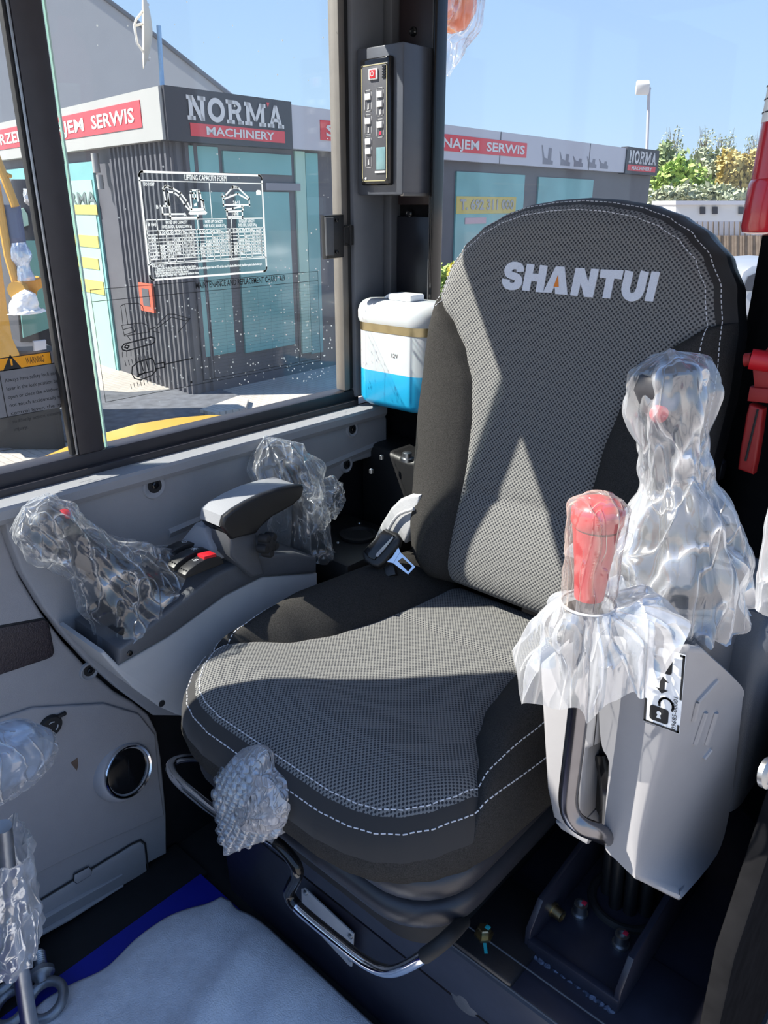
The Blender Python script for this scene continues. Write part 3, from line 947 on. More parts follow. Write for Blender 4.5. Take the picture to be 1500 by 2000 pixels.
# ------------------------------------------------------------------ crumpled film bags
def bag_mesh(path, radii, seed, nth=72, nst=64, fold=.16, crum=.006, flare=0.0, folds=9, squash=(1, 1), close=True):
    """tube of thin film round a centre line, with folds that run along it and random crumples"""
    P = smooth_path(path, 10)
    m_ = len(P)
    R_ = []
    for i in range(m_):
        t = i / (m_ - 1) * (len(radii) - 1)
        k = min(int(t), len(radii) - 2); q = t - k
        q = q * q * (3 - 2 * q)
        R_.append(radii[k] * (1 - q) + radii[k + 1] * q)
    t0 = (P[1] - P[0]).normalized()
    A = V(1, 0, 0) - t0 * t0.x; A.normalize()
    frames = []; pt = t0
    for i in range(m_):
        t = (P[min(i + 1, m_ - 1)] - P[max(i - 1, 0)]).normalized()
        A = pt.rotation_difference(t) @ A; A = (A - t * A.dot(t)).normalized(); pt = t
        frames.append((A.copy(), t.cross(A)))
    def fn(i, j):
        s = j / nst
        x = s * (m_ - 1); k = min(int(x), m_ - 2); q = x - k
        c = P[k].lerp(P[k + 1], q)
        a, b = frames[k]
        th = 2 * math.pi * i / nth
        r = R_[k] * (1 - q) + R_[k + 1] * q
        d = V(math.cos(th), math.sin(th), 0)
        n1 = mnoise.noise(V(d.x * folds / 5, d.y * folds / 5, s * 1.2 + seed))
        n2 = abs(mnoise.noise(V(d.x * folds / 2.4, d.y * folds / 2.4, s * 2.6 + seed * 2.1)))
        n3 = mnoise.noise(V(d.x * 2.6 + seed, d.y * 2.6, s * 6))
        n4 = abs(mnoise.noise(V(d.x * 3.4 - seed, d.y * 3.4, s * 9)))
        rr = r * (1 + fold * (n1 + 1.3 * n2 - .35)) + crum * (n3 + 1.2 * n4 - .3) * min(1, r / .02)
        p = c + (a * math.cos(th) * squash[0] + b * math.sin(th) * squash[1]) * rr
        if flare and s < .12:
            p += (a * math.cos(th) + b * math.sin(th)) * flare * (.12 - s) / .12 * (1 + 1.5 * n2)
            p += (P[0] - P[1]).normalized() * .016 * n3 * (.12 - s) / .12
        return p
    m = MB().grid(fn, nth, nst, True)
    if close:
        n = len(m.v); m.v.append(P[-1] + (P[-1] - P[-2]).normalized() * .002)
        for i in range(nth): m.f.append((nst * nth + i, nst * nth + (i + 1) % nth, n))
    return m

# ------------------------------------------------------------------ pedestal under the seat
ped = empty('seat_pedestal', (-.52, .9, 0), 'dark painted steel pedestal carrying the seat', 'pedestal')
PZ = .288
m = MB().prism([V(-.90, .585, 0), V(-.90, .580, .185), V(-.90, .572, .205), V(-.90, .570, PZ - .006), V(-.90, .576, PZ), V(-.90, 1.19, PZ), V(-.90, 1.19, 0)], (.78, 0, 0))
obj('body', m, M['steel_blue_black'], ped)
m = MB().tube([V(-.898, .577, .196), V(-.13, .577, .196)], .0035, 8)
obj('ridge', m, M['gloss_black'], ped)
m = MB().span((-.43, .5705, PZ - .001), (-.13, .72, PZ + .005), .002)
obj('top_plate', m, M['steel_blue_black'], ped)
m = MB().span((-.475, .5695, PZ - .001), (-.312, .70, PZ + .012), .003)
obj('top_plate', m, M['black_paint'], ped)
for yy, zz in ((.5690, PZ + .004), (.5985, PZ + .0125)):
    obj('edge_glint', MB().tube([V(-.41 if yy < .58 else -.44, yy, zz), V(-.13, yy, zz)], .0012, 6), M['grey_dark'], ped)  # thin paler lines stand in for the highlight along the plate edges
# light grey mounting plate with rivets on the front
pp = [on(x, y, 1, .574) for x, y in ((591, 1734), (597, 1733), (693, 1822), (689, 1886), (684, 1884), (592, 1786))]
pl_ = obj('mount_plate', MB().prism(pp, (0, -.003, 0), r=.001), M['strap_grey'], ped)
for x, y in ((597, 1743), (597, 1781), (685, 1828), (684, 1872)):
    obj('rivet', MB().lathe([(.0045, 0), (.004, .0025), (.001, .004)], on(x, y, 1, .571), (0, -1, 0), 12), M['zinc'], pl_)
# oval blanking plug
p = on(910, 1948, 1, .578)
m = MB().lathe([(.0245, 0), (.024, .003), (.019, .0055), (.001, .0065)], p, (0, -1, 0), 32)
obj('plug', m, M['grey_dark'], ped, ang=50)
# marked hex bolt on the plate
def hexbolt(p, r, hh, mt, parent, axis=(0, 0, 1), mark=None, socket=False):
    b_ = obj('bolt', MB().lathe([(r * 1.45, 0), (r * 1.45, hh * .25), (r * 1.0, hh * .25), (r, hh), (r * .8, hh * 1.08)] if not socket else
             [(r * 1.25, 0), (r * 1.25, hh * .2), (r, hh * .2), (r, hh), (r * .62, hh * 1.02), (r * .58, hh * .7)], p, axis, 6 if not socket else 20), mt, parent, ang=25)
    if mark is not None:
        q = Vector(p) + Vector(axis).normalized() * hh * 1.06
        o1 = Vector(axis).orthogonal().normalized()
        obj('paint_mark', MB().box(q + o1 * r * .5, (r * .7, r * .7, .0012), r=.0003), mark, b_)
    return b_
M['cyan_paint'] = mat('cyan_paint', (0.02, 0.42, 0.46), 0.5)
M['pink_paint'] = mat('pink_paint', (0.6, 0.02, 0.06), 0.5)
p = on(945, 1826, 2, PZ + .012)
hexbolt(p, .0085, .012, M['brass'], ped, mark=M['cyan_paint'])
q = on(948, 1852, 2, PZ + .0125)
obj('paint_stripe', MB().box(q, (.004, .014, .0006), Matrix.Rotation(math.radians(42), 3, 'Z')), M['cyan_paint'], ped)

# ------------------------------------------------------------------ chrome slide bar below the seat
YB = .468
def bp_(x, y, Y=YB): return on(x, y, 1, Y)
path = [bp_(470, 1482, .60), bp_(400, 1480, .56), bp_(352, 1483, .51), bp_(333, 1496, .485), bp_(345, 1522, .47), bp_(390, 1562), bp_(436, 1596), bp_(490, 1618), bp_(540, 1646),
        bp_(572, 1680), bp_(581, 1706), bp_(570, 1730), bp_(566, 1748), bp_(585, 1775), bp_(660, 1838), bp_(718, 1882), bp_(760, 1896), bp_(800, 1884), bp_(846, 1855, .475), bp_(880, 1826, .50), bp_(905, 1800, .56)]
bar = empty('slide_bar', bp_(660, 1838), 'bent chrome slide bar under the front of the seat', 'bar')
P = smooth_path(path, 8)
ns = len(P)
obj('rod', MB().tube(P, .0074, 14), M['chrome'], bar, ang=60)
k0 = 17 * 8 + 5
obj('sleeve', MB().tube(P[k0:], .0084, 14), M['rubber'], bar, ang=60)
k0, k1 = 8 * 8, 13 * 8
obj('grip', MB().tube(P[k0:k1], .0080, 14), M['gloss_black'], bar, ang=60)

# bubble wrap bundled round the bar's handle
bw_o = [(445, 1484), (470, 1464), (500, 1457), (524, 1468), (533, 1498), (562, 1528), (577, 1560), (575, 1597), (562, 1622), (520, 1640), (478, 1654), (444, 1669), (452, 1640), (441, 1600), (433, 1550), (433, 1512)]
YBW = .452
bw = [on(x, y, 1, YBW) for x, y in bw_o]
bw = smooth_path(bw + [bw[0]], 5)[:-1]
cen = sum(bw, V(0, 0, 0)) / len(bw)
nb = len(bw)
def wrap_pt(i, rr, sgn):
    p = cen.lerp(bw[i % nb], rr)
    hgt = .034 * math.sqrt(max(0, 1 - rr ** 2.2)) * (1 + .35 * mnoise.noise(p * 26)) + .004 * mnoise.noise(p * 70)
    return p + V(.25, -.95, .15).normalized() * hgt * sgn
m = MB()
rings = [1.0, .97, .9, .8, .68, .55, .42, .3, .18, .08]
m.grid(lambda i, j: wrap_pt(i, rings[j], 1), nb, len(rings) - 1, True)
m.grid(lambda i, j: wrap_pt(i, rings[j], -1), nb, len(rings) - 1, True)
M['bubble_film'] = film_mat('bubble_film', 0.60, 0.25, white=(0.80, 0.80, 0.83), scale=70, gloss=.35, rough=.2)
wrapo = empty('bubble_wrap', on(500, 1660, 1, YBW), 'bundle of bubble wrap taped round the slide bar handle', 'bubble wrap')
obj('sheet', m, M['bubble_film'], wrapo, ang=180)
# crumpled inner layer, more opaque
M['foam_film'] = film_mat('foam_film', 0.62, 0.25, white=(0.80, 0.76, 0.76), scale=60, gloss=.25, rough=.3)
fo = [on(x, y, 1, YBW - .02) for x, y in ((462, 1560), (500, 1512), (540, 1538), (566, 1582), (545, 1622), (500, 1630), (460, 1615))]
fo = smooth_path(fo + [fo[0]], 5)[:-1]
fc = sum(fo, V(0, 0, 0)) / len(fo)
m = MB().grid(lambda i, j: fc.lerp(fo[i % len(fo)], (1, .8, .6, .4, .2, .02)[j]) + V(.2, -1, .2) * (.022 * (1 - (1, .8, .6, .4, .2, .02)[j] ** 2) + .007 * mnoise.noise(fo[i % len(fo)] * 60 + V(j, 0, 0))), len(fo), 5, True)
obj('crumpled_layer', m, M['foam_film'], wrapo, ang=180)
M['bubble'] = film_mat('bubble', 0.20, 0.0, white=(0.75, 0.78, 0.84), scale=10, gloss=.7, rough=.1)
bub = MB().lathe([(.0056, 0), (.0054, .0018), (.0042, .0034), (.002, .0042), (.0003, .0044)], (0, 0, 0), (0, 0, 1), 12)
bme = None
random.seed(4)
ex_ = V(1, 0, 0)
nn = V(.25, -.95, .15).normalized()
uu = V(0, 0, 1)
step = .0118
cnt = 0
bwa = np.array([((p - cen).dot(ex_), (p - cen).dot(uu)) for p in bw])
def inside(a, x, y):
    c = False; j = len(a) - 1
    for i in range(len(a)):
        if (a[i][1] > y) != (a[j][1] > y) and x < (a[j][0] - a[i][0]) * (y - a[i][1]) / (a[j][1] - a[i][1]) + a[i][0]: c = not c
        j = i
    return c
dbw = dist_fn(bwa)
for iy in range(-12, 13):
    for ix in range(-12, 13):
        x = (ix + .5 * (iy % 2)) * step; y = iy * step * .87
        if not inside(bwa, x, y): continue
        e = dbw(x, y)
        if e < .006: continue
        rr = 1 - min(1, e / .055)
        p = cen + ex_ * x + uu * y
        hgt = .034 * math.sqrt(max(0, 1 - rr ** 2.2)) * (1 + .35 * mnoise.noise(p * 26)) + .004 * mnoise.noise(p * 70)
        p = p + nn * (hgt - .001)
        tilt = (nn + (ex_ * x + uu * y) * 9 * rr).normalized()
        rot = tilt.to_track_quat('Z', 'Y').to_matrix().to_4x4()
        if bme is None:
            o = obj('bubble', bub, M['bubble'], None, ang=60, base=(0, 0, 0)); bme = o.data
        else:
            o = bpy.data.objects.new('bubble', bme); COL.objects.link(o)
        o.parent = wrapo
        o.matrix_local = Matrix.Translation(p - WLOC[wrapo]) @ rot
        cnt += 1

# small slide lever and grey height knob at the seat's left flank
kn = empty('seat_adjuster', on(430, 1470, 0, -.86), 'grey height adjuster housing with black lever under the left seat edge', 'adjuster')
pa = [on(x, y, 0, -.872) for x, y in ((390, 1402), (412, 1398), (480, 1452), (520, 1500), (500, 1520), (430, 1470), (394, 1432))]
obj('housing', MB().prism(pa, (.03, 0, 0), r=.008, seg=3), M['grey_console'], kn)
pa = [on(x, y, 0, -.872) for x, y in ((392, 1468), (404, 1460), (436, 1480), (470, 1520), (440, 1510), (394, 1484))]
obj('housing', MB().prism(pa, (.03, 0, 0), r=.006, seg=3), M['grey_console'], kn)
pa = [on(x, y, 0, -.838) for x, y in ((430, 1432), (440, 1428), (470, 1452), (462, 1470), (440, 1458))]
obj('lever', MB().prism(pa, (.012, 0, 0), r=.004), M['black_plastic'], kn)
p = on(443, 1437, 0, -.8255)
obj('marker', MB().box(p, (.002, .008, .005), r=.0008), M['white_print'], kn)

# ------------------------------------------------------------------ left console: deck, skirt, switches, armrest
con = empty('side_console', (-.95, .62, .42), 'dark grey control console along the side wall with armrest and rocker switches', 'console')
XD = -.888
def dk(x, y, X=XD): return on(x, y, 0, X)
deck_px = [(233, 1300), (232, 1268), (258, 1250), (300, 1216), (373, 1160), (420, 1123), (467, 1101), (520, 1085), (580, 1080), (620, 1090), (620, 1120), (513, 1128), (440, 1165), (330, 1245)]
m = MB().prism([dk(x, y) for x, y in deck_px], (-.128, 0, 0), r=.006, seg=3)
obj('deck', m, M['grey_dark'], con, ang=40)
p = dk(253, 1276)
obj('lamp', MB().lathe([(.0042, -.001), (.0042, .0015), (.003, .0022)], p, (1, 0, 0), 14), M['gloss_black'], con)
sk = [(205, 1272), (233, 1300), (330, 1245), (440, 1165), (513, 1128), (620, 1120), (620, 1330), (470, 1425), (420, 1418), (387, 1408), (345, 1396), (310, 1380), (261, 1345), (222, 1305), (196, 1276)]
m = MB().prism([dk(x, y, XD - .006) for x, y in sk], (-.122, 0, 0), r=.012, seg=4)
obj('skirt', m, M['grey_console'], con, ang=40)
p = dk(316, 1374, XD - .006)
obj('screw_hole', MB().lathe([(.0055, 0), (.005, .001), (.003, .0012)], p, (1, 0, 0), 16), M['rubber'], con)
# rocker switches
DZ = .652
def rocker(px, py, top, extra=None, name='rocker_switch'):
    c = on(px, py, 2, DZ)
    prof = [(-.034, 0), (-.034, .006), (-.028, .011), (-.012, .0165), (.004, .0185), (.018, .017), (.030, .012), (.034, .004), (.034, 0)]
    m = MB().prism([c + V(-.0105, y, z) for y, z in prof], (.0205, 0, 0), r=.0018)
    r_ = obj(name, m, top, con, ang=30)
    m = MB()
    for k in range(3): m.box(c + V(-.006 + k * .006, -.0295, .0105), (.0022, .002, .002), r=.0004)
    obj('ribs', m, M['rubber'], r_)
    return r_, c
s1, c1 = rocker(350, 1084, M['black_plastic'])
s2, c2 = rocker(371, 1098, M['black_plastic'])
s3, c3 = rocker(393, 1112, M['black_plastic'])
tilt = Matrix.Rotation(math.radians(-7), 3, 'X')
obj('lock_tab', MB().box(c3 + V(0, .012, .0185), (.018, .022, .006), tilt, r=.0015), M['red_plastic'], s3, label='red sliding lock tab')
def icon(c, segs, parent):
    obj('icon', lines_mb(segs, c, V(1, 0, 0), V(0, 1, 0), .0008, 0), M['white_print'], parent, ang=0)
icon(c1 + V(0, .012, .0186), [[(-.004, -.003), (-.004, .003), (.001, .004), (.004, 0), (.001, -.004), (-.004, -.003)], [(-.002, -.002), (.001, 0)]], s1)
icon(c2 + V(0, .010, .0190), [[(-.004, -.004), (.004, .004)], [(-.004, .004), (.004, -.004)], [(0, -.005), (0, .005)], [(-.005, 0), (.005, 0)]], s2)
icon(c3 + V(0, -.008, .0184), [[(-.004, -.003), (-.001, -.003), (-.001, .002), (.003, .003)], [(.001, -.004), (.003, -.001)]], s3)
# fairing under the armrest
m = MB().prism([V(-1.0, .600, .640), V(-.905, .600, .640), V(-.905, .615, .664), V(-.93, .62, .690), V(-.955, .62, .690), V(-.965, .60, .665)], (0, .05, .004), r=.004)
obj('fairing', m, M['grey_panel'], con, ang=40)
# armrest
ar_c = [(530, 590), (548, 512), (620, 455), (720, 395), (850, 333), (1000, 285), (1120, 262), (1158, 268), (1166, 300), (1145, 365), (1080, 425), (1000, 472), (930, 508), (870, 552), (820, 610), (800, 642), (700, 665), (610, 690)]
ar = [on(300 + x * .2533, 880 + y * .2533, 0, -.860) for x, y in ar_c]
m = MB().prism(ar, (-.012, 0, 0), r=.005, seg=3)
obj('armrest_side', m, M['black_plastic'], con, ang=40)
top = [on(300 + x * .2533, 880 + y * .2533, 0, -.872) for x, y in ((540, 600), (552, 515), (622, 458), (720, 399), (850, 338), (1000, 290), (1110, 268), (1140, 275), (1100, 330), (960, 420), (800, 520), (650, 610))]
m = MB().prism(top, (-.062, 0, 0), r=.007, seg=4)
obj('armrest_pad', m, M['grey_panel'], con, ang=50)
und = [on(300 + x * .2533, 880 + y * .2533, 0, -.877) for x, y in ((560, 620), (640, 560), (800, 480), (1000, 400), (1120, 330), (1080, 420), (930, 508), (820, 610), (800, 642), (610, 690))]
obj('armrest_base', MB().prism(und, (-.066, 0, 0), r=.006, seg=3), M['black_plastic'], con, ang=50)
po = [on(300 + x * .2533, 880 + y * .2533, 0, -.870) for x, y in ((590, 660), (790, 640), (800, 720), (860, 960), (760, 980), (600, 820))]
obj('armrest_post', MB().prism(po, (-.05, 0, 0), r=.005, seg=3), M['grey_dark'], con, ang=40)
p = on(512, 1062, 0, -.862)
m = MB().lathe([(.012, 0), (.012, .006)], p, (1, .25, .1), 20)
for k in range(5):
    a_ = 2 * math.pi * k / 5
    ax1 = V(1, .25, .1).normalized(); q1 = ax1.orthogonal().normalized(); q2 = ax1.cross(q1)
    c_ = p + (q1 * math.cos(a_) + q2 * math.sin(a_)) * .013
    m.lathe([(.0075, .003), (.0075, .016), (.0055, .019)], c_, ax1, 14)
m.lathe([(.014, .003), (.014, .017), (.010, .019)], p, (1, .25, .1), 20)
obj('adjust_knob', m, M['rubber'], con, ang=40)
# small toggle and grey button behind the armrest post
p = on(540, 1100, 0, -.915)
obj('toggle', MB().lathe([(.010, -.01), (.011, .006), (.009, .014), (.003, .017)], p, (.3, -.2, 1), 18), M['gloss_black'], con)
p = on(521, 1103, 0, -.905)
obj('toggle_cap', MB().box(p, (.010, .012, .014), r=.003), M['grey_console'], con)
p = on(553, 1084, 0, -.915)
obj('toggle_tip', MB().lathe([(.0045, 0), (.0045, .008), (.002, .010)], p, (.4, -.3, 1), 12), M['chrome'], con)

# joystick with its film bag
M['grip_dark'] = mat('grip_dark', (0.035, 0.035, 0.04), 0.4, var=0.1)
jp = [V(-.950, .505, .605), V(-.952, .480, .650), V(-.957, .450, .690), V(-.962, .425, .722), V(-.966, .405, .748)]
jl = empty('joystick', jp[0], 'joystick on the side console in a clear plastic bag', 'joystick')
pa = [on(x, y, 0, -.90) for x, y in ((228, 1236), (240, 1243), (345, 1172), (344, 1150), (330, 1155))]
m = MB().prism(pa, (-.095, 0, 0), r=.003)
obj('base_plate', m, M['rubber'], jl)
m = MB()
Pj = smooth_path([jp[0] - V(0, 0, .01), jp[0], jp[1], jp[2]], 6)
m.tube(Pj, [.046 - .028 * (i / (len(Pj) - 1)) + .003 * math.sin(i * 2.1) for i in range(len(Pj))], 20)
obj('boot', m, M['rubber'], jl, ang=180)
Pj = smooth_path(jp[1:], 6)
m = MB().tube(Pj, [.014 + .012 * math.sin(math.pi * .5 * i / (len(Pj) - 1)) for i in range(len(Pj))], 18)
m.lathe([(.001, -.030), (.016, -.024), (.026, -.008), (.027, .008), (.020, .022), (.001, .027)], jp[4] + V(0, -.004, .004), (jp[4] - jp[3]) + V(0, -.01, 0), 22)
obj('handle', m, M['grip_dark'], jl, ang=180)
p = on(126, 1005, 0, -.958)
obj('button', MB().lathe([(.0075, -.004), (.0075, .003), (.004, .005)], p, (.6, -.2, .8), 16), M['red_plastic'], jl, label='red thumb button')
tip = jp[4] + (jp[4] - jp[3]).normalized() * .046
m = bag_mesh([jp[0] + V(0, .004, .002), jp[1] + V(0, .002, -.004), jp[2], jp[3], jp[4], jp[4].lerp(tip, .6), tip], [.072, .066, .040, .036, .043, .036, .004], 1.7, fold=.18, crum=.006, flare=.010, squash=(.86, 1.0))
obj('plastic_bag', m, M['film'], jl, ang=180, label='clear crinkled plastic bag')

# second lever, bagged, behind the armrest
bl = empty('bagged_lever', V(-.965, .835, .575), 'small lever in a crumpled clear bag behind the armrest', 'lever')
lp_ = [V(-.965, .835, .575), V(-.965, .84, .63), V(-.97, .845, .69), V(-.975, .845, .74)]
m = MB().tube(smooth_path(lp_, 5), [.012, .011, .010, .010] + [.010] * 9 + [.020, .022, .014][:3], 14)
obj('shaft', m, M['grip_dark'], bl, ang=180)
m = bag_mesh([V(-.962, .842, .560), V(-.960, .842, .61), V(-.958, .838, .655), V(-.968, .826, .70), V(-.985, .812, .745), V(-.992, .800, .785)], [.058, .050, .046, .060, .046, .004], 5.2, fold=.26, crum=.008, flare=.004)
obj('plastic_bag', m, M['film'], bl, ang=180)
m = bag_mesh([V(-.955, .850, .645), V(-.950, .880, .655), V(-.945, .912, .662), V(-.94, .932, .662)], [.048, .040, .030, .006], 8.8, nth=48, nst=36, fold=.25, crum=.008)
obj('bag_lobe', m, M['film'], bl, ang=180)

# ------------------------------------------------------------------ seat belt buckle and its grey guide
bk = empty('seat_belt', (-.80, .86, .57), 'seat belt buckle with chrome tongue and grey plastic guide', 'seat belt')
gp = [(716, 1092), (728, 1056), (744, 1022), (762, 993), (780, 975), (800, 967), (820, 967), (812, 1010), (797, 1046), (790, 1062), (770, 1044), (752, 1040)]
m = MB().prism([on(x, y, 1, .925) for x, y in gp], (0.0, .045, 0), r=.010, seg=4)
obj('belt_guide', m, M['strap_grey'], bk, ang=50)
pth = [on(x, y, 1, .918) for x, y in ((757, 1038), (768, 1018), (782, 1003), (808, 994))]
obj('belt_rib', MB().tube(smooth_path(pth, 5), .003, 8), M['strap_grey'], bk)
nB = V(.35, -.75, .56).normalized()
cB = on(745, 1072, 1, .868)
def bq(x, y, d=0): return onp(x, y, cB, nB) + nB * d
m = MB().prism([bq(x, y, .006) for x, y in ((708, 1082), (712, 1074), (744, 1040), (755, 1033), (762, 1036), (778, 1042), (784, 1052), (781, 1066), (752, 1100), (740, 1109), (728, 1107), (712, 1096))], nB * -.020, r=.005, seg=3)
obj('buckle', m, M['black_plastic'], bk, ang=40)
m = MB().prism([bq(x, y, .0105) for x, y in ((712, 1078), (752, 1036), (772, 1048), (734, 1096), (722, 1090))], nB * -.006, r=.003, seg=2)
obj('buckle_button', m, M['gloss_black'], bk, ang=40)
m = MB().prism([bq(x, y, .0105) for x, y in ((738, 1084), (770, 1050), (771, 1053), (755, 1074), (741, 1090), (737, 1089))], nB * .001)
obj('buckle_slot', m, M['strap_grey'], bk)
# tongue with a window: frame of quads
ou = [(756, 1098), (768, 1088), (778, 1069), (781, 1078), (804, 1096), (811, 1106), (810, 1112), (801, 1121), (796, 1122), (789, 1119), (768, 1101)]
m = MB()
hole = [(777, 1096), (786, 1089), (805, 1106), (797, 1117)]
def ring(o_, h_, d0, d1):
    lo = [bq(x, y, d0) for x, y in o_]; li = [bq(x, y, d0) for x, y in h_]
    ho = [bq(x, y, d1) for x, y in o_]; hi = [bq(x, y, d1) for x, y in h_]
    return lo, li, ho, hi
ou4 = [(768, 1100), (781, 1078), (811, 1107), (797, 1122)]
lo, li, ho, hi = ring(ou4, hole, -.003, 0)
for k in range(4):
    j = (k + 1) % 4
    m.add([ho[k], ho[j], hi[j], hi[k]], [(0, 1, 2, 3)]); m.add([lo[k], lo[j], li[j], li[k]], [(3, 2, 1, 0)])
    m.add([lo[k], lo[j], ho[j], ho[k]], [(0, 1, 2, 3)]); m.add([li[k], li[j], hi[j], hi[k]], [(3, 2, 1, 0)])
m.prism([bq(x, y, -.003) for x, y in ((756, 1097), (766, 1088), (778, 1069), (782, 1078), (769, 1100))], nB * .003)
obj('tongue', m, M['chrome'], bk, ang=20)
obj('tongue_mount', MB().prism([bq(x, y, -.012) for x, y in ((745, 1105), (765, 1098), (770, 1120), (750, 1125))], nB * -.02, r=.003), M['black_plastic'], bk)

# dark things in the rear right corner: cup holder tray, jack bolt
tr = empty('storage_tray', (-.97, 1.02, .52), 'black storage tray with round cup holder behind the side console', 'tray')
obj('tray', MB().span((-1.05, .87, .50), (-.87, 1.05, .555), .008), M['black_plastic'], tr)
p = on(700, 1047, 2, .556)
obj('cup_holder', MB().lathe([(.034, 0), (.036, .006), (.030, .007), (.028, .001)], p, (0, 0, 1), 28), M['rubber'], tr)
for x, y in ((702, 1022), (660, 1060)):
    obj('rivet', MB().lathe([(.004, 0), (.003, .002), (.001, .003)], on(x, y, 2, .556), (0, 0, 1), 10), M['zinc'], tr)
obj('support', MB().span((-1.04, .90, .001), (-.905, 1.04, .50)), M['black_plastic'], tr)
hb = empty('rear_cover', (-.95, 1.15, .55), 'black cover behind the seat with bolts along its edge', 'cover')
m = MB().prism([V(-1.05, 1.10, .70), V(-.90, 1.065, .70), V(-.80, 1.10, .70), V(-.76, 1.19, .70), V(-1.05, 1.19, .70)], (0, 0, -.405), r=.012, seg=3)
obj('shell', m, M['black_plastic'], hb, ang=40)
p = on(795, 900, 2, .705)
obj('bolt', MB().lathe([(.013, 0), (.013, .006), (.009, .007), (.009, .016), (.004, .018)], p, (0, 0, 1), 14), M['zinc'], hb)
for x, y in ((745, 893), (725, 920)):
    obj('clip', MB().lathe([(.004, -.004), (.004, .003), (.001, .005)], on(x, y, 2, .70), (0, 0, 1), 10), M['zinc'], hb)

# ------------------------------------------------------------------ right console: white cover, hand lever, bracket
rc = empty('lever_console', (-.26, .70, .42), 'white plastic lever console right of the seat', 'console')
FY = .615
def fq(x, y, d=0): return on(x, y, 1, FY) + V(0, d, 0)
# left front leaf
lf = [(1052, 1300), (1170, 1240), (1172, 1400), (1163, 1458), (1146, 1466), (1140, 1500), (1134, 1612), (1100, 1616), (1078, 1598), (1066, 1540), (1060, 1440)]
m = MB().prism([fq(x, y) for x, y in lf], (0.004, .105, 0.012), r=.006, seg=3)
obj('front_leaf', m, M['white_console'], rc, ang=40)
fo_ = [(1082, 1606), (1136, 1610), (1150, 1640), (1146, 1652), (1095, 1622)]
obj('front_foot', MB().prism([fq(x, y) for x, y in fo_], (0.004, .09, 0.0), r=.004, seg=2), M['white_console'], rc, ang=40)
# right front leaf, continuing round the corner as the side cover (lofted strips)
edge_l = [(1168, 1240), (1170, 1400), (1176, 1458), (1186, 1478), (1190, 1500), (1184, 1560), (1180, 1650), (1206, 1682), (1236, 1712)]
edge_r = [(1345, 1262), (1324, 1330), (1306, 1400), (1296, 1440), (1290, 1470), (1272, 1540), (1256, 1610), (1247, 1660), (1240, 1716)]
back_px = [(1372, 1262), (1448, 1340), (1450, 1370), (1446, 1410), (1443, 1440), (1436, 1500), (1424, 1590), (1400, 1670), (1330, 1756)]
vs, fs = [], []
rows = len(edge_l)
XS = -.168
cols = []
for k in range(rows):
    a = fq(*edge_l[k]); b = fq(*edge_r[k])
    c = on(*back_px[k], 0, XS)
    if k == 0: c = b + V(.006, .014, -.006)
    c.y = max(c.y, b.y + .012)
    row = [a + V(0, .10, .01), a + V(0, .004, 0), a, a.lerp(b, .35), a.lerp(b, .7)]
    # rounded corner from b towards c
    b0 = a.lerp(b, .90); b1 = b.lerp(c, .12)
    for t in (0, .25, .5, .75, 1):
        row.append(b0 * (1 - t) ** 2 + b * 2 * t * (1 - t) + b1 * t ** 2)
    row += [b.lerp(c, .4), b.lerp(c, .7), b.lerp(c, .95), c, c + V(-.006, .006, 0)]
    cols.append(row)
nc_ = len(cols[0])
# smooth resample down the rows
fine = []
per = [smooth_path([cols[k][i] for k in range(rows)], 4) for i in range(nc_)]
m = MB().grid(lambda i, j: per[i][j], nc_ - 1, len(per[0]) - 1)
sc_ = obj('side_cover', m, M['white_console'], rc, ang=50)
md = sc_.modifiers.new('thick', 'SOLIDIFY'); md.thickness = .003; md.offset = -1
obj('leaf_seam', MB().tube([fq(1166, 1340, -.0006), fq(1166, 1400, -.0006), fq(1160, 1456, -.0006)], .0006, 6), M['rubber'], rc)
# raised grip ribs on the side cover
def proj(p):
    q = p - CAM; k = q.dot(_f)
    return 750 + FPX * q.dot(_r) / k, 1000 - FPX * q.dot(_u) / k
def near(x, y):
    """point of the side cover seen nearest that pixel"""
    best = None
    for i in range(8, nc_ - 2):
        for j in range(len(per[0]) - 1):
            for a in (0, .25, .5, .75):
                for b in (0, .5):
                    p = per[i][j].lerp(per[i + 1][j], a).lerp(per[i][j + 1].lerp(per[i + 1][j + 1], a), b)
                    X_, Y_ = proj(p); d = (X_ - x) ** 2 + (Y_ - y) ** 2
                    if best is None or d < best[0]: best = (d, p)
    return best[1]
for pts in (((1362, 1368), (1402, 1332)), ((1352, 1404), (1364, 1374)), ((1358, 1450), (1378, 1390)), ((1376, 1452), (1398, 1390)), ((1376, 1478), (1392, 1462))):
    obj('grip_rib', MB().tube([near(*p_) for p_ in pts], .0030, 8), M['white_console'], rc)
# inside of the slot
obj('slot_body', MB().span((-.325, FY + .03, .515), (-.22, FY + .12, .74), .01), M['rubber'], rc)
obj('slot_cable', MB().tube(smooth_path([fq(1150, 1500, .03), fq(1165, 1560, .025), fq(1160, 1640, .03)], 6), .009, 10), M['gloss_black'], rc)
obj('slot_rod', MB().tube([fq(1186, 1480, .02), fq(1182, 1560, .02)], .007, 10), M['zinc'], rc)
# dark grey upper housing behind
hp = [V(-.31, .70, .70), V(-.31, .665, .745), V(-.31, .685, .775), V(-.31, .86, .782), V(-.31, .92, .75), V(-.31, .93, .50), V(-.31, .80, .45)]
m = MB().prism(hp, (.116, 0, 0), r=.018, seg=5)
obj('upper_housing', m, M['grey_dark'], rc, ang=50)
hp = [V(-.30, .775, .50), V(-.30, .765, .72), V(-.30, .79, .752), V(-.30, .88, .750), V(-.30, .925, .715), V(-.30, .93, .50)]
m = MB().prism(hp, (.142, 0, 0), r=.020, seg=5)
obj('rear_housing', m, M['grey_dark'], rc, ang=50)

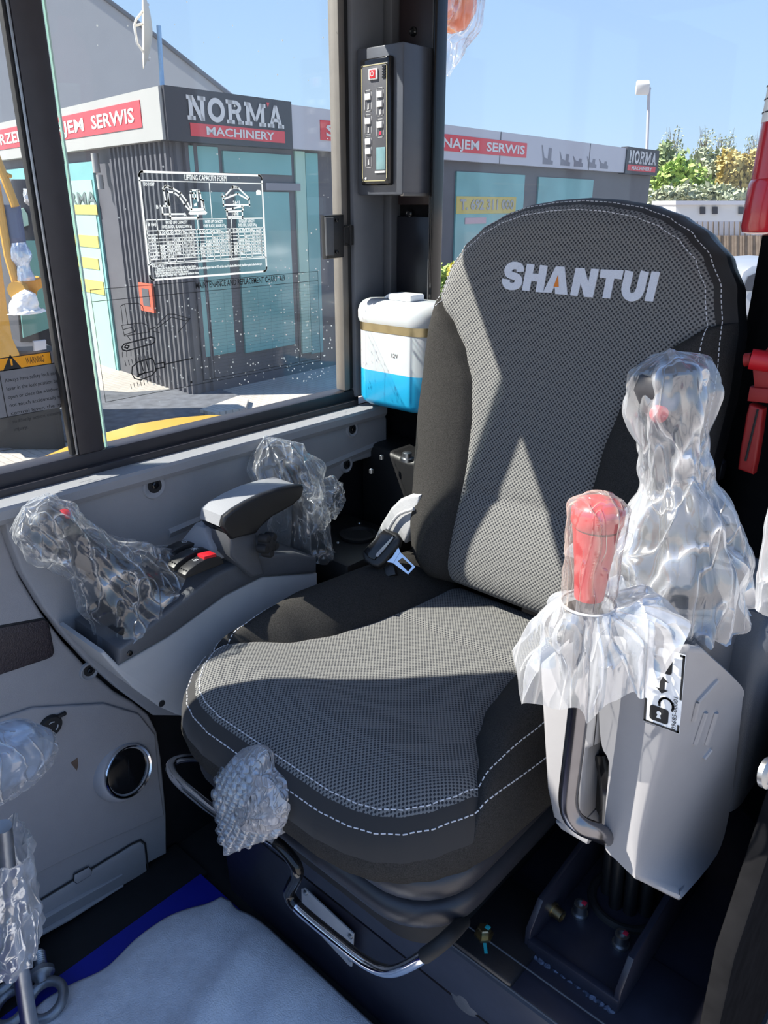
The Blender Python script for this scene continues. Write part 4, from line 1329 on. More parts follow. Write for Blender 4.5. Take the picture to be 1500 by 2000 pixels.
# padlock sticker on the console
st = [(1283, 1297), (1325, 1307), (1292, 1421), (1257, 1408)]
o_ = on(1257, 1408, 1, FY - .0015); ux = on(1292, 1421, 1, FY - .0015) - o_; uy = on(1283, 1297, 1, FY - .0015) - o_
W_, H_ = ux.length, uy.length
ux.normalize(); uy = (uy - ux * uy.dot(ux)).normalized()
W_ = .034; H_ = .082
# follow the bend of the cover: the sticker sits on the rounded leaf
stick = obj('lock_sticker', MB().prism([o_, o_ + ux * W_, o_ + ux * W_ + uy * H_, o_ + uy * H_], (0, .0008, 0)), M['white_print'], rc, ang=0)
def stk(u, v): return (u * W_, v * H_)
bd = [[stk(.03, .02), stk(.97, .02), stk(.97, .10)], [stk(.03, .02), stk(.03, .30)], [stk(.97, .45), stk(.97, .98), stk(.9, .98)]]
mm = lines_mb(bd, o_ - V(0, .0004, 0), ux, uy, .0022, 0)
for (cy, op) in ((.16, True), (.80, False)):
    c0 = stk(.42, cy)
    bw_, bh_ = .018, .016
    mm.add([o_ - V(0, .0004, 0) + ux * (c0[0] + x) + uy * (c0[1] + y) for x, y in rrect(-bw_ / 2, -bh_ / 2, bw_ / 2, bh_ / 2, .003, 3)], [tuple(range(16))])
    arc_ = [(c0[0] + (.006 if op else 0) + .0065 * math.cos(math.radians(a)), c0[1] + bh_ / 2 + .004 + .0075 * math.sin(math.radians(a))) for a in range(-25, 196, 20)]
    mm2 = lines_mb([arc_], o_ - V(0, .0004, 0), ux, uy, .0022, 0); mm.add(mm2.v, mm2.f)
ar_ = [(.45, .44), (.62, .50), (.52, .50), (.52, .60), (.62, .60), (.45, .66), (.28, .60), (.38, .60), (.38, .50), (.28, .50)]
mm.add([o_ - V(0, .0004, 0) + ux * x * W_ + uy * y * H_ for x, y in ar_], [tuple(range(10))])
tx = text_mb('09685-00001', o_ - V(0, .0004, 0) + ux * W_ * .90 + uy * H_ * .03, uy, -ux, .0040, width=H_ * .42, depth=0)
mm.add(tx.v, tx.f)
obj('sticker_print', mm, M['black_print'], stick, ang=0, fixn=False)
kh = MB().lathe([(.0022, 0), (.0022, .0002)], o_ + ux * W_ * .42 + uy * H_ * .18 - V(0, .0008, 0), (0, -1, 0), 10)
q0 = o_ - V(0, .0007, 0) + ux * W_ * .42 + uy * H_ * .15
kh.add([q0 + ux * .0022 - uy * .003, q0 - ux * .0022 - uy * .003, q0 - ux * .0008 + uy * .002, q0 + ux * .0008 + uy * .002], [(0, 1, 2, 3)])
obj('keyhole', kh, M['white_print'], stick, ang=0)

# red-topped safety lever in film
LY = .575
def lq(x, y, Y=LY): return on(x, y, 1, Y)
lv = empty('safety_lever', lq(1140, 1600), 'red safety lever on a bent steel rod, its grip wrapped in milky film', 'lever')
pth = [lq(1200, 1640, .64), lq(1168, 1626, .60), lq(1135, 1612, .58), lq(1116, 1592), lq(1110, 1560), lq(1116, 1500), lq(1128, 1400), lq(1138, 1300), lq(1146, 1190), lq(1152, 1130)]
obj('rod', MB().tube(smooth_path(pth, 6), .0098, 16), M['steel_rod'], lv, ang=60)
t_, b_2 = lq(1170, 985), lq(1148, 1185)
ax = (t_ - b_2).normalized(); L = (t_ - b_2).length
m = MB().lathe([(.013, L * .1), (.016, L * .45), (.0195, L * .72), (.0205, L * .78)], b_2, ax, 24)
obj('grip', m, M['red_plastic'], lv, ang=60)
m = MB().lathe([(.0205, L * .80), (.0225, L * .84), (.0225, L * .95), (.019, L * 1.02), (.010, L * 1.055), (.001, L * 1.06)], b_2, ax, 28)
obj('cap', m, M['red_plastic'], lv, ang=60)
m = bag_mesh([b_2, b_2 + ax * L * .3, b_2 + ax * L * .65, b_2 + ax * L * .95, b_2 + ax * L * 1.09], [.0235, .0245, .0250, .0262, .012], 3.3, nth=60, nst=50, fold=.07, crum=.0015, folds=14)
M['film_wrap'] = film_mat('film_wrap', 0.24, 0.25, white=(0.80, 0.74, 0.66), scale=24)
obj('film_wrap', m, M['film_wrap'], lv, ang=180)
obj('rubber_band', MB().torus(b_2 + ax * L * .04, ax, .0240, .0013, 32, 8), M['strap_grey'], lv)
# film skirt spreading from the rubber band: cone with irregular hem
hem = [(998, 1290), (1010, 1345), (1020, 1400), (1070, 1402), (1130, 1408), (1145, 1432), (1180, 1400), (1230, 1378), (1262, 1382), (1300, 1330), (1345, 1245), (1290, 1205), (1240, 1190), (1190, 1180)]
hemY = [.575, .56, .55, .55, .548, .55, .555, .565, .572, .585, .60, .64, .665, .65]
H3 = [lq(x, y, Y) for (x, y), Y in zip(hem, hemY)]
H3 += [lq(1120, 1190, .68), lq(1060, 1230, .63)]
H3 = smooth_path(H3 + [H3[0]], 8)[:-1]
neck = b_2 + ax * L * .05
nh = len(H3)
e1 = ax.orthogonal().normalized(); e2 = ax.cross(e1)
def skf(i, j):
    t = j / 26
    hp_ = H3[i % nh]
    d = (hp_ - neck); d = (d - ax * d.dot(ax)).normalized()
    p0 = neck + d * .0235
    p = p0.lerp(hp_, t)
    ang_ = i / nh * 2 * math.pi
    n_ = abs(mnoise.noise(V(math.cos(ang_) * 3.2, math.sin(ang_) * 3.2, t * 1.3))) - .22
    n2 = mnoise.noise(V(math.cos(ang_) * 7, math.sin(ang_) * 7, t * 4 + 3))
    return p + d * (.035 * n_ + .006 * n2) * math.sin(math.pi * min(t * .9 + .05, 1)) + V(0, 0, .020 * math.sin(math.pi * t * .8)) * (1 + n_)
m = MB().grid(skf, nh, 26, True)
obj('film_skirt', m, M['film_milky'], lv, ang=180, label='spread milky plastic film below the grip')

# second joystick in a long clear bag
jb = [V(-.262, .735, .790), V(-.262, .735, .83), V(-.268, .730, .885), V(-.272, .726, .93), V(-.277, .722, .965), V(-.283, .718, .992)]
js = empty('tall_joystick', jb[0], 'tall joystick with red button on the white console in a long clear bag', 'joystick')
Pj = smooth_path(jb[:3], 6)
m = MB().tube(Pj, [.050 - .034 * (i / (len(Pj) - 1)) + .0035 * math.sin(i * 2.0) for i in range(len(Pj))], 22)
obj('boot', m, M['rubber'], js, ang=180)
Pj = smooth_path(jb[1:], 6)
m = MB().tube(Pj, [.014 + .011 * (i / (len(Pj) - 1)) for i in range(len(Pj))], 18)
m.lathe([(.001, -.030), (.022, -.026), (.031, -.012), (.032, .006), (.026, .020), (.001, .026)], jb[5] + V(.0, -.004, .0), V(-.1, -.35, 1), 24)
obj('handle', m, M['grip_dark'], js, ang=180)
p = on(1287, 808, 1, .688)
obj('button', MB().lathe([(.0085, -.006), (.0085, .003), (.004, .006)], p, (.4, -1, .3), 18), M['red_plastic'], js, label='red round button on the grip')
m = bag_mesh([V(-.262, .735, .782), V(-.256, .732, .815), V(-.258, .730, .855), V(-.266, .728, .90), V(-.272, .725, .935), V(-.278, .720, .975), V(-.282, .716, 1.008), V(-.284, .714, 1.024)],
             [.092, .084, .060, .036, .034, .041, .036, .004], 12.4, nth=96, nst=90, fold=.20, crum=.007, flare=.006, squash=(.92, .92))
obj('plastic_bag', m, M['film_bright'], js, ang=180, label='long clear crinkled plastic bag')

# ------------------------------------------------------------------ bracket under the lever console
br = empty('console_bracket', (-.265, .72, PZ), 'dark steel channel bracket with socket bolts and hoses', 'bracket')
BZ = PZ + .006
obj('base', MB().span((-.325, .632, BZ), (-.205, .90, BZ + .010), .002), M['steel_blue_black'], br)
obj('front_lip', MB().span((-.325, .624, BZ - .004), (-.205, .634, BZ + .018), .002), M['steel_blue_black'], br)
for x0 in (-.330, -.212):
    pr = [V(x0, .626, BZ), V(x0, .626, BZ + .030), V(x0, .650, BZ + .062), V(x0, .90, BZ + .10), V(x0, .90, BZ)]
    obj('cheek', MB().prism(pr, (.008, 0, 0), r=.0015), M['steel_blue_black'], br)
M['weld'] = mat('weld', (0.07, 0.09, 0.14), 0.45, 0.3, var=0.3, scale=200, bump=1.0, bscale=150)
obj('weld', MB().tube([V(-.326 + k * .003, .6235 + .001 * math.sin(k * 3.1), BZ - .002 + .0015 * math.sin(k * 1.9)) for k in range(40)], [.004 if (k < 12 or k > 27) else .0018 for k in range(40)], 8), M['weld'], br)
p = on(1087, 1780, 2, BZ + .026)
hexbolt(V(-.322, p.y, BZ + .026), .0075, .016, M['brass'], br, axis=(1, -.15, 0), socket=True)
hexbolt(on(1132, 1785, 2, BZ + .010), .0085, .018, M['zinc'], br, mark=M['pink_paint'], socket=True)
hexbolt(on(1212, 1845, 2, BZ + .010), .0085, .018, M['zinc'], br, mark=M['pink_paint'], socket=True)
gr_c = V(-.262, .765, BZ + .010)
obj('grommet', MB().torus(gr_c, (0, 0, 1), .044, .006, 36, 10), M['rubber'], br)
for k, (dx, dy) in enumerate(((-.026, -.002), (-.008, -.016), (.010, -.012), (.026, .0), (0, .018))):
    a = gr_c + V(dx, dy, -.004)
    pth = [a, a + V(-.004, .004, .05), a + V(-.010, .012, .11), a + V(-.012, .014, .20)]
    obj('hose', MB().tube(smooth_path(pth, 6), .0085, 12), M['black_plastic'], br, ang=60)

# ------------------------------------------------------------------ things at the right hand edge
fe = empty('fire_extinguisher', (-.245, .985, 1.12), 'red fire extinguisher with white label at the rear post', 'fire extinguisher')
ax = V(.0, .06, 1).normalized()
b0 = V(-.276, .985, 1.118)
m = MB().lathe([(.040, 0), (.0485, .002), (.0505, .008), (.0505, .052), (.0490, .056)], b0, ax, 44)
obj('foot', m, M['red_paint'], fe, ang=40)
m = MB().lathe([(.0485, .052), (.0485, .34), (.040, .375), (.018, .395), (.016, .42)], b0, ax, 44)
obj('cylinder', m, M['red_paint'], fe, ang=40)
a_c = math.atan2(-b0.y, -b0.x)
def lab(i, j):
    th = a_c - 1.75 + 1.5 * i / 16
    hh = .115 + .17 * j / 6
    return b0 + ax * hh + V(math.cos(th), math.sin(th), 0) * .0489
obj('label', MB().grid(lab, 16, 6), M['white_print'], fe, ang=60)
ln_ = MB()
for k in range(9):
    hh = .125 + .013 * k
    for s0, s1 in ((.08, .3), (.36, .62), (.68, .9)):
        pts = [b0 + ax * hh + V(math.cos(a_c - 1.75 + 1.5 * t), math.sin(a_c - 1.75 + 1.5 * t), 0) * .0492 for t in np.linspace(s0, s1, 6)]
        ln_.tube(pts, .0008, 4)
obj('label_print', ln_, M['black_print'], fe, kind='stuff')

hm = empty('rescue_hammer', on(1460, 920, 1, 1.03), 'red emergency hammer clipped to the dark rear post', 'hammer')
M['red_matte'] = mat('red_matte', (0.30, 0.012, 0.012), 0.5, var=0.06)
YH = 1.03
hpx = [(1468, 790), (1490, 800), (1484, 850), (1477, 895), (1470, 928), (1440, 917), (1446, 870), (1452, 840), (1456, 812), (1462, 790)]
m = MB().prism([on(x, y, 1, YH) for x, y in hpx], (0, .020, 0), r=.005, seg=3)
obj('handle', m, M['red_matte'], hm, ang=40)
obj('handle_groove', MB().tube([on(1480, 800, 1, YH - .001), on(1456, 900, 1, YH - .001)], .0016, 6), M['rubber'], hm)
m = MB().prism([on(x, y, 1, YH - .004) for x, y in ((1463, 756), (1530, 762), (1530, 792), (1458, 784))], (0, .028, 0), r=.003)
obj('clip', m, M['red_matte'], hm, ang=40)
m = MB().prism([on(x, y, 1, YH) for x, y in ((1468, 716), (1510, 716), (1505, 760), (1472, 758))], (0, .016, 0), r=.003)
obj('neck', m, M['red_matte'], hm, ang=40)
m = MB().tube([on(1466, 701, 1, YH), on(1535, 712, 1, YH + .01)], .0130, 16)
obj('head', m, M['red_plastic'], hm, ang=60)
obj('head_tip', MB().tube([on(1455, 703, 1, YH), on(1468, 702, 1, YH)], .0085, 12), M['red_matte'], hm)
m = MB().prism([on(x, y, 1, YH + .012) for x, y in ((1490, 690), (1510, 668), (1540, 668), (1540, 700))], (0, .012, 0))
obj('backing', m, M['red_matte'], hm)

# door sill frame at the lower right
lo_ = [V(-.125, .665, 0), V(-.125, .64, .45), V(-.125, .715, .60), V(-.125, .74, .68), V(-.125, 1.05, .72), V(-.125, 1.05, 0)]
obj('trim_4', MB().prism(lo_, (.02, 0, 0), r=.003), M['matte_black'], kind='structure')
p = on(1494, 1508, 0, -.104)
obj('frame_bolt', MB().lathe([(.0125, 0), (.0125, .004), (.009, .006), (.0085, .004), (.002, .005)], p, (1, -.2, .2), 24), M['zinc'], bpy.data.objects['trim_4'])
bh = empty('bagged_grip', on(1515, 1120, 0, -.12), 'grip in clear film at the frame edge beside the rear post', 'grip')
c0 = on(1542, 1040, 0, -.12)
obj('grip', MB().tube([c0 - V(0, 0, .05), c0 + V(0, 0, .06)], .006, 12), M['black_plastic'], bh)
obj('arm', MB().tube([c0 - V(0, 0, .045), c0 + V(0, .03, -.06), V(-.135, 1.03, c0.z - .07)], .006, 12), M['black_plastic'], bh)
m = bag_mesh([c0 - V(0, 0, .062), c0 - V(0, 0, .03), c0 + V(0, 0, .02), c0 + V(0, 0, .06), c0 + V(0, 0, .075)], [.012, .016, .017, .013, .003], 21.5, nth=48, nst=40, fold=.1, crum=.002)
obj('film', m, M['film_milky'], bh, ang=180)

# ------------------------------------------------------------------ climate box and washer tank at the rear corner
cb = empty('climate_box', (-1.0, 1.14, 1.165), 'black climate control box with keypad on the corner post', 'control box')
M['box_black'] = mat('box_black', (0.075, 0.082, 0.10), 0.33, var=0.04, bump=0.05)
X0, X1, Y0, Z0, Z1 = -1.052, -.946, 1.098, 1.166, 1.398
obj('housing', MB().span((X0, Y0, Z0), (X1, 1.186, Z1), .003), M['box_black'], cb)
obj('bezel', MB().span((X0 + .016, Y0 - .010, Z0 + .016), (X1 - .020, Y0 + .002, Z1 - .018), .004, 3), M['gloss_black'], cb)
FYk = Y0 - .0112
M['keypad'] = mat('keypad', (0.075, 0.075, 0.085), 0.4, var=0.03)
kp = obj('keypad', MB().span((X0 + .021, FYk, Z0 + .022), (X1 - .025, FYk + .003, Z1 - .028), .001), M['keypad'], cb)
KX0, KX1, KZ0, KZ1 = X0 + .021, X1 - .025, Z0 + .022, Z1 - .028
KW, KH = KX1 - KX0, KZ1 - KZ0
def kpt(u, v): return (u * KW, v * KH)
ko = V(KX0, FYk - .0005, KZ0)
M['gold_line'] = mat('gold_line', (0.40, 0.36, 0.20), 0.4, var=0.03)
rr_ = rrect(.02 * KW, .008 * KH, .98 * KW, .992 * KH, .003, 4)
obj('border', lines_mb([rr_ + [rr_[0]]], ko, V(1, 0, 0), V(0, 0, 1), .0014, 0), M['gold_line'], kp, ang=0, fixn=False)
def key(u, v, w_=.20, h_=.052, mt='white_plastic', nm='key'):
    c_ = ko + V(u * KW, -.001, v * KH)
    return obj(nm, MB().box(c_, (w_ * KW, .004, h_ * KH), r=.001), M[mt], cb)
key(.27, .735); key(.27, .530); key(.27, .355); key(.27, .270)
key(.73, .745); key(.73, .665); key(.73, .490)
key(.49, .915, .32, .09, 'white_plastic', 'power_key')
pw = obj('power_face', MB().box(ko + V(.49 * KW, -.0034, .915 * KH), (.22 * KW, .001, .070 * KH), r=.0003), M['red_plastic'], cb)
obj('power_mark', MB().torus(ko + V(.49 * KW, -.0042, .915 * KH), (0, 1, 0), .0032, .0005, 16, 6), M['white_print'], cb)
gr = []
for (u, v0, v1) in ((.27, .615, .79), (.27, .415, .585), (.27, .125, .40), (.73, .565, .80), (.73, .385, .54)):
    q_ = rrect((u - .13) * KW, v0 * KH, (u + .13) * KW, v1 * KH, .0022, 3); gr.append(q_ + [q_[0]])
mm = lines_mb(gr, ko, V(1, 0, 0), V(0, 0, 1), .0009, 0)
for (u, v) in ((.27, .655), (.27, .455), (.27, .175), (.73, .60)):
    mm.add([ko + V(u * KW + x, -.0002, v * KH + z) for x, z in ((-.002, -.005), (.002, -.004), (.0015, .005), (-.001, .003))], [(0, 1, 2, 3)])
obj('key_outlines', mm, M['strap_grey'], kp, ang=0, fixn=False)
mm = MB().add([ko + V(.73 * KW + x, -.0002, .415 * KH + z) for x, z in ((-.003, -.003), (.003, -.001), (.002, .004), (-.002, .003))], [(0, 1, 2, 3)])
obj('key_icon', mm, M['pink_paint'], kp, ang=0, fixn=False)
M['lcd'] = mat('lcd', (0.16, 0.27, 0.29), 0.15, var=0.1, scale=60)
obj('display', MB().span((ko.x + .58 * KW, FYk - .001, ko.z + .105 * KH), (ko.x + .93 * KW, FYk + .001, ko.z + .30 * KH), .0005), M['lcd'], kp)
obj('display_foot', MB().span((ko.x + .54 * KW, FYk - .0025, ko.z + .075 * KH), (ko.x + .93 * KW, FYk + .001, ko.z + .092 * KH), .0008), M['white_plastic'], kp)
for k in range(5):
    obj('louver', MB().span((ko.x + .82 * KW, FYk - .002, ko.z + (.875 + .022 * k) * KH), (ko.x + .95 * KW, FYk + .001, ko.z + (.888 + .022 * k) * KH), .0006), M['gloss_black'], kp)
obj('key_dot', MB().lathe([(.0022, 0), (.0015, .0012)], ko + V(.16 * KW, 0, .03 * KH), (0, -1, 0), 10), M['white_print'], kp)
obj('edge_strip', MB().span((X1 - .006, Y0 + .002, Z0 - .002), (X1 + .001, 1.17, Z0 + .004), .001), M['seal_grey'], cb)

tk = empty('washer_tank', (-.955, 1.12, .79), 'white washer bottle with blue fluid marked 12V', 'washer tank')
tx0, tx1, ty0, ty1 = -1.046, -.862, 1.068, 1.160
def tsec(z, g, r): return [V(x, y, z) for x, y in rrect(tx0 + g, ty0 + g, tx1 - g, ty1 - g, r, 8)]
def tank_mb(levels):
    sec = [tsec(z, g, r) for z, g, r in levels]
    n = len(sec[0])
    m = MB().add([p for s in sec for p in s], [(j * n + i, j * n + (i + 1) % n, (j + 1) * n + (i + 1) % n, (j + 1) * n + i) for j in range(len(sec) - 1) for i in range(n)] + [tuple(range(n))[::-1], tuple((len(sec) - 1) * n + i for i in range(n))])
    return m
M['tank_white'] = mat('tank_white', (0.52, 0.54, 0.55), 0.3, var=0.01, sss=0.15)
M['tank_blue'] = mat('tank_blue', (0.02, 0.36, 0.62), 0.25, var=0.02, sss=0.1)
obj('fluid', tank_mb([(.786, .022, .024), (.788, .012, .034), (.794, .004, .041), (.803, 0, .044), (.8575, 0, .044)]), M['tank_blue'], tk, ang=50, label='blue fluid filling the lower half')
obj('bottle', tank_mb([(.8575, 0, .044), (.93, 0, .044)]), M['tank_white'], tk, ang=50)
obj('band', tank_mb([(.9305, -.0008, .044), (.9455, -.0008, .044)]), M['brass'], tk, ang=50)
obj('lid', tank_mb([(.9457, -.002, .045), (.952, -.004, .046), (.966, -.004, .046), (.976, -.001, .044), (.983, .006, .038), (.987, .016, .030)]), M['tank_white'], tk, ang=50)
obj('filler_cap', MB().box(V(-.945, 1.11, .993), (.055, .04, .012), r=.003), M['white_plastic'], tk)
obj('filler_hook', MB().tube([V(-.985, 1.10, .990), V(-.975, 1.10, .996), V(-.965, 1.10, .990)], .003, 8), M['white_plastic'], tk)
tm = text_mb('12V', V(-.936, ty0 - .0006, .888), V(1, 0, 0), V(0, 0, 1), .0075, align='CENTER')
obj('marking', tm, M['black_print'], tk, ang=0, fixn=False)
obj('holder', MB().span((-1.04, 1.15, .80), (-.88, 1.19, .93)), M['black_plastic'], tk)

# ------------------------------------------------------------------ travel lever bag at the left edge, lifting eyes on the floor
tl = empty('travel_lever', V(-.80, .19, .02), 'travel lever bundled in shiny film at the left edge', 'lever')
tp = [V(-.80, .19, .0), V(-.785, .195, .20), V(-.765, .20, .40), V(-.745, .205, .52)]
obj('shaft', MB().tube(tp, .010, 12), M['zinc'], tl)
c0 = on(-6, 1506, 0, -.735)
M['grip_silver'] = mat('grip_silver', (0.42, 0.50, 0.62), 0.28, 0.55, var=0.05)
m = MB().tube(smooth_path([c0 + V(.03, -.055, .016), c0 + V(0, 0, .012), c0 + V(-.012, .034, .0), c0 + V(-.014, .046, -.012)], 6), [.030] * 6 + [.033] * 6 + [.028] * 5 + [.014, .006], 20)
obj('handle', m, M['grip_silver'], tl, ang=180)
m = bag_mesh([V(-.775, .188, .31), V(-.765, .190, .38), V(-.752, .195, .45), V(-.742, .196, .505)], [.030, .040, .034, .034], 31.0, nth=60, nst=50, fold=.25, crum=.006, close=False)
obj('bag_neck', m, M['film_milky'], tl, ang=180)
m = bag_mesh([c0 + V(.03, -.06, .016), c0 + V(0, -.01, .012), c0 + V(-.010, .026, .0), c0 + V(-.014, .050, -.012), c0 + V(-.015, .062, -.022)], [.034, .040, .038, .026, .004], 33.0, nth=64, nst=50, fold=.10, crum=.004)
obj('plastic_bag', m, M['film'], tl, ang=180)

def eye_bolt(c, az, tilt, label):
    e = empty('eye_bolt', c, label, 'eye bolt', 'lifting eye bolts on the floor')
    d = V(math.cos(az), math.sin(az), math.sin(tilt)).normalized()
    nrm = V(-math.sin(az) * .25, math.cos(az) * .25, 1); nrm = (nrm - d * nrm.dot(d)).normalized()
    obj('ring', MB().torus(c + V(0, 0, .010), nrm, .026, .0075, 32, 12), M['cast_zinc'], e, ang=180)
    b = c + V(0, 0, .010) + d * .030
    obj('collar', MB().lathe([(.010, -.006), (.013, .006), (.0185, .010), (.0185, .017), (.013, .020)], b, d, 24), M['cast_zinc'], e, ang=40)
    pr = [(.0085, .018)]
    for k in range(9): pr += [(.0098, .020 + k * .0032), (.0084, .0216 + k * .0032)]
    pr += [(.006, .051)]
    obj('thread', MB().lathe(pr, b, d, 18), M['zinc'], e, ang=60)
dirA = on(60, 1868, 2, .03) - on(5, 1925, 2, .03)
eye_bolt(on(2, 1918, 2, .03), math.atan2(dirA.y, dirA.x) + .25, .1, 'galvanised eye bolt lying furthest back against the side wall')
dirB = on(58, 1895, 2, .03) - on(25, 1972, 2, .03)
eye_bolt(on(24, 1976, 2, .025), math.atan2(dirB.y, dirB.x), .12, 'galvanised eye bolt lying flat nearest the left edge')
dirC = on(78, 1898, 2, .03) - on(92, 1965, 2, .03)
eye_bolt(on(92, 1962, 2, .03), math.atan2(dirC.y, dirC.x) - .05, .2, 'galvanised eye bolt half under the white fleece')
# ------------------------------------------------------------------ the yard outside
GZ = -1.20
def hd(px, py, D):
    """point D metres ahead (along the level heading) on the pixel's ray"""
    d = ray(px, py)
    return CAM + d * (D / d.dot(_h))

M['concrete'] = mat('concrete', (0.44, 0.395, 0.35), 0.9, var=0.12, scale=1.5, bump=0.3, bscale=30)
_t = M['concrete'].node_tree
_b = _t.nodes['Principled BSDF']
_tc = _t.nodes.new('ShaderNodeTexCoord')
_br = _t.nodes.new('ShaderNodeTexBrick')
_br.inputs['Scale'].default_value = 3.0
_br.inputs['Color1'].default_value = (1, 1, 1, 1); _br.inputs['Color2'].default_value = (.93, .93, .93, 1); _br.inputs['Mortar'].default_value = (.62, .62, .62, 1)
_br.inputs['Mortar Size'].default_value = 0.015
_mx = _t.nodes.new('ShaderNodeMix'); _mx.data_type = 'RGBA'; _mx.blend_type = 'MULTIPLY'; _mx.inputs['Factor'].default_value = 1.0
_src = _b.inputs['Base Color'].links[0].from_socket
_t.links.new(_tc.outputs['Object'], _br.inputs['Vector'])
_t.links.new(_src, _mx.inputs['A']); _t.links.new(_br.outputs['Color'], _mx.inputs['B'])
_t.links.new(_mx.outputs['Result'], _b.inputs['Base Color'])
m = MB().span((-90, -60, GZ - .2), (60, 110, GZ))
obj('ground', m, M['concrete'], kind='structure', base=(0, 0, GZ))
M['ground_dark'] = mat('ground_dark', (0.10, 0.105, 0.12), 0.9, var=0.3, scale=8, bump=0.6, bscale=40)
pts = [on(x, y, 2, GZ + .01) for x, y in ((-150, 900), (-100, 800), (30, 782), (150, 760), (250, 768), (330, 762), (420, 758), (470, 775), (420, 806), (300, 830), (150, 860))]
obj('dark_patch', MB().prism(pts, (0, 0, .012)), M['ground_dark'], bpy.data.objects['ground'], ang=0)  # irregular darker grey patch laid on the paving
pts = [on(x, y, 2, GZ + .06) for x, y in ((390, 800), (465, 773), (485, 778), (480, 796), (420, 806))]
obj('kerb', MB().prism(pts, (0, 0, -.06)), M['concrete'], bpy.data.objects['ground'], ang=0)

# --- showroom building: corner at the picture's left, two facades
C0 = hd(326, 222, 10.0)
_aR, _aL = math.radians(39.5), math.radians(-41.5)
DR = _h * math.cos(_aR) + _r * math.sin(_aR)
DL = _h * math.cos(_aL) + _r * math.sin(_aL)
NR = V(DR.y, -DR.x, 0); NL = V(-DL.y, DL.x, 0)
C0 = V(C0.x, C0.y, 0)
def fu(px, py, side):
    d_, n_ = (DR, NR) if side == 'R' else (DL, NL)
    q = ray(px, py); t = (C0 - CAM).dot(n_) / q.dot(n_)
    p = CAM + q * t
    return (p - C0).dot(d_), p.z
def FP(side, u, z, d=0.0):
    d_, n_ = (DR, NR) if side == 'R' else (DL, NL)
    return C0 + d_ * u + n_ * d + V(0, 0, z)
def fbox(side, u0, u1, z0, z1, d0, d1):
    lo = [FP(side, u, z, d0) for u, z in ((u0, z0), (u1, z0), (u1, z1), (u0, z1))]
    d_, n_ = (DR, NR) if side == 'R' else (DL, NL)
    return MB().prism(lo, n_ * (d1 - d0))
def fpx(side, x0, y0, x1, y1, d0, d1):
    ym = (y0 + y1) / 2; xm = (x0 + x1) / 2
    u0 = fu(x0, ym, side)[0]; u1 = fu(x1, ym, side)[0]
    z0 = fu(xm, y1, side)[1]; z1 = fu(xm, y0, side)[1]
    return fbox(side, u0, u1, z0, z1, d0, d1)
bd = empty('showroom', C0 + V(-2, 6, GZ), 'dark showroom building with red banded grey fascia and NORMA MACHINERY sign', 'building')
M['cladding'] = mat('cladding', (0.085, 0.085, 0.10), 0.5, var=0.08, scale=4)
M['fascia_white'] = mat('fascia_white', (0.345, 0.345, 0.335), 0.5, var=0.02, scale=3)
M['fascia_grey'] = mat('fascia_grey', (0.46, 0.46, 0.50), 0.5, var=0.02, scale=3)
M['sign_dark'] = mat('sign_dark', (0.035, 0.037, 0.048), 0.5, var=0.05, scale=3)
M['sign_red'] = mat('sign_red', (0.62, 0.06, 0.075), 0.5, var=0.03, scale=3)
M['sign_white'] = mat('sign_white', (0.60, 0.60, 0.60), 0.5, var=0.01, scale=3)
M['window_teal'] = mat('window_teal', (0.16, 0.36, 0.36), 0.12, var=0.12, scale=1.2)
M['poster_mint'] = mat('poster_mint', (0.32, 0.50, 0.43), 0.4, var=0.04, scale=3)
M['poster_yellow'] = mat('poster_yellow', (0.52, 0.42, 0.12), 0.5, var=0.04)
M['poster_text'] = mat('poster_text', (0.12, 0.16, 0.16), 0.5)
ZF0, ZF1 = 1.85, 2.395
UL, UR = 12.0, 14.6
foot = [C0, C0 + DR * UR, C0 + DR * UR - NR * 8, C0 + DL * UL - NR * 2, C0 + DL * UL]
foot = [V(p.x, p.y, GZ) for p in foot]
obj('body', MB().prism(foot, (0, 0, ZF1 - .05 - GZ)), M['cladding'], bd, ang=0)
f1 = obj('fascia', fbox('L', -.12, UL, ZF0, ZF1, 0, .14), M['fascia_white'], bd, ang=0, label='white fascia with red band on the sunny side')
obj('sign_band', fbox('L', .37, 7.6, 2.005, 2.295, .14, .15), M['sign_red'], f1, ang=0)
def ftext(side, body, uL, uR, z0, hh, mt, parent, d, name='lettering', bold=.0):
    """text from uL (its left end in view) to uR"""
    if side == 'L': ex = -DL
    else: ex = DR
    w_ = abs(uR - uL)
    t = text_mb(body, FP(side, uL, z0, d), ex, V(0, 0, 1), hh, width=w_, depth=.004, bold=bold)
    return obj(name, t, mt, parent, ang=0, fixn=False)
u_ = lambda x, y: fu(x, y, 'L')[0]
ftext('L', 'SERWIS', u_(200, 240), u_(285, 230), 2.075, .15, M['sign_white'], f1, .152, bold=.005)
ftext('L', 'NAJEM', u_(112, 258), u_(184, 248), 2.075, .15, M['sign_white'], f1, .152, bold=.005)
ftext('L', 'SPRZEDA\u017b', u_(0, 275), u_(96, 262), 2.075, .15, M['sign_white'], f1, .152, bold=.005)
sg = obj('sign', fbox('R', -.12, 1.87, ZF0 - .01, ZF1 + .01, 0, .15), M['sign_dark'], bd, ang=0, label='dark NORMA MACHINERY sign')
obj('sign_band', fbox('R', .20, 1.72, 1.905, 2.045, .15, .158), M['sign_red'], sg, ang=0)
ftext('R', 'MACHINERY', .42, 1.52, 1.93, .088, M['sign_white'], sg, .160, bold=.003)
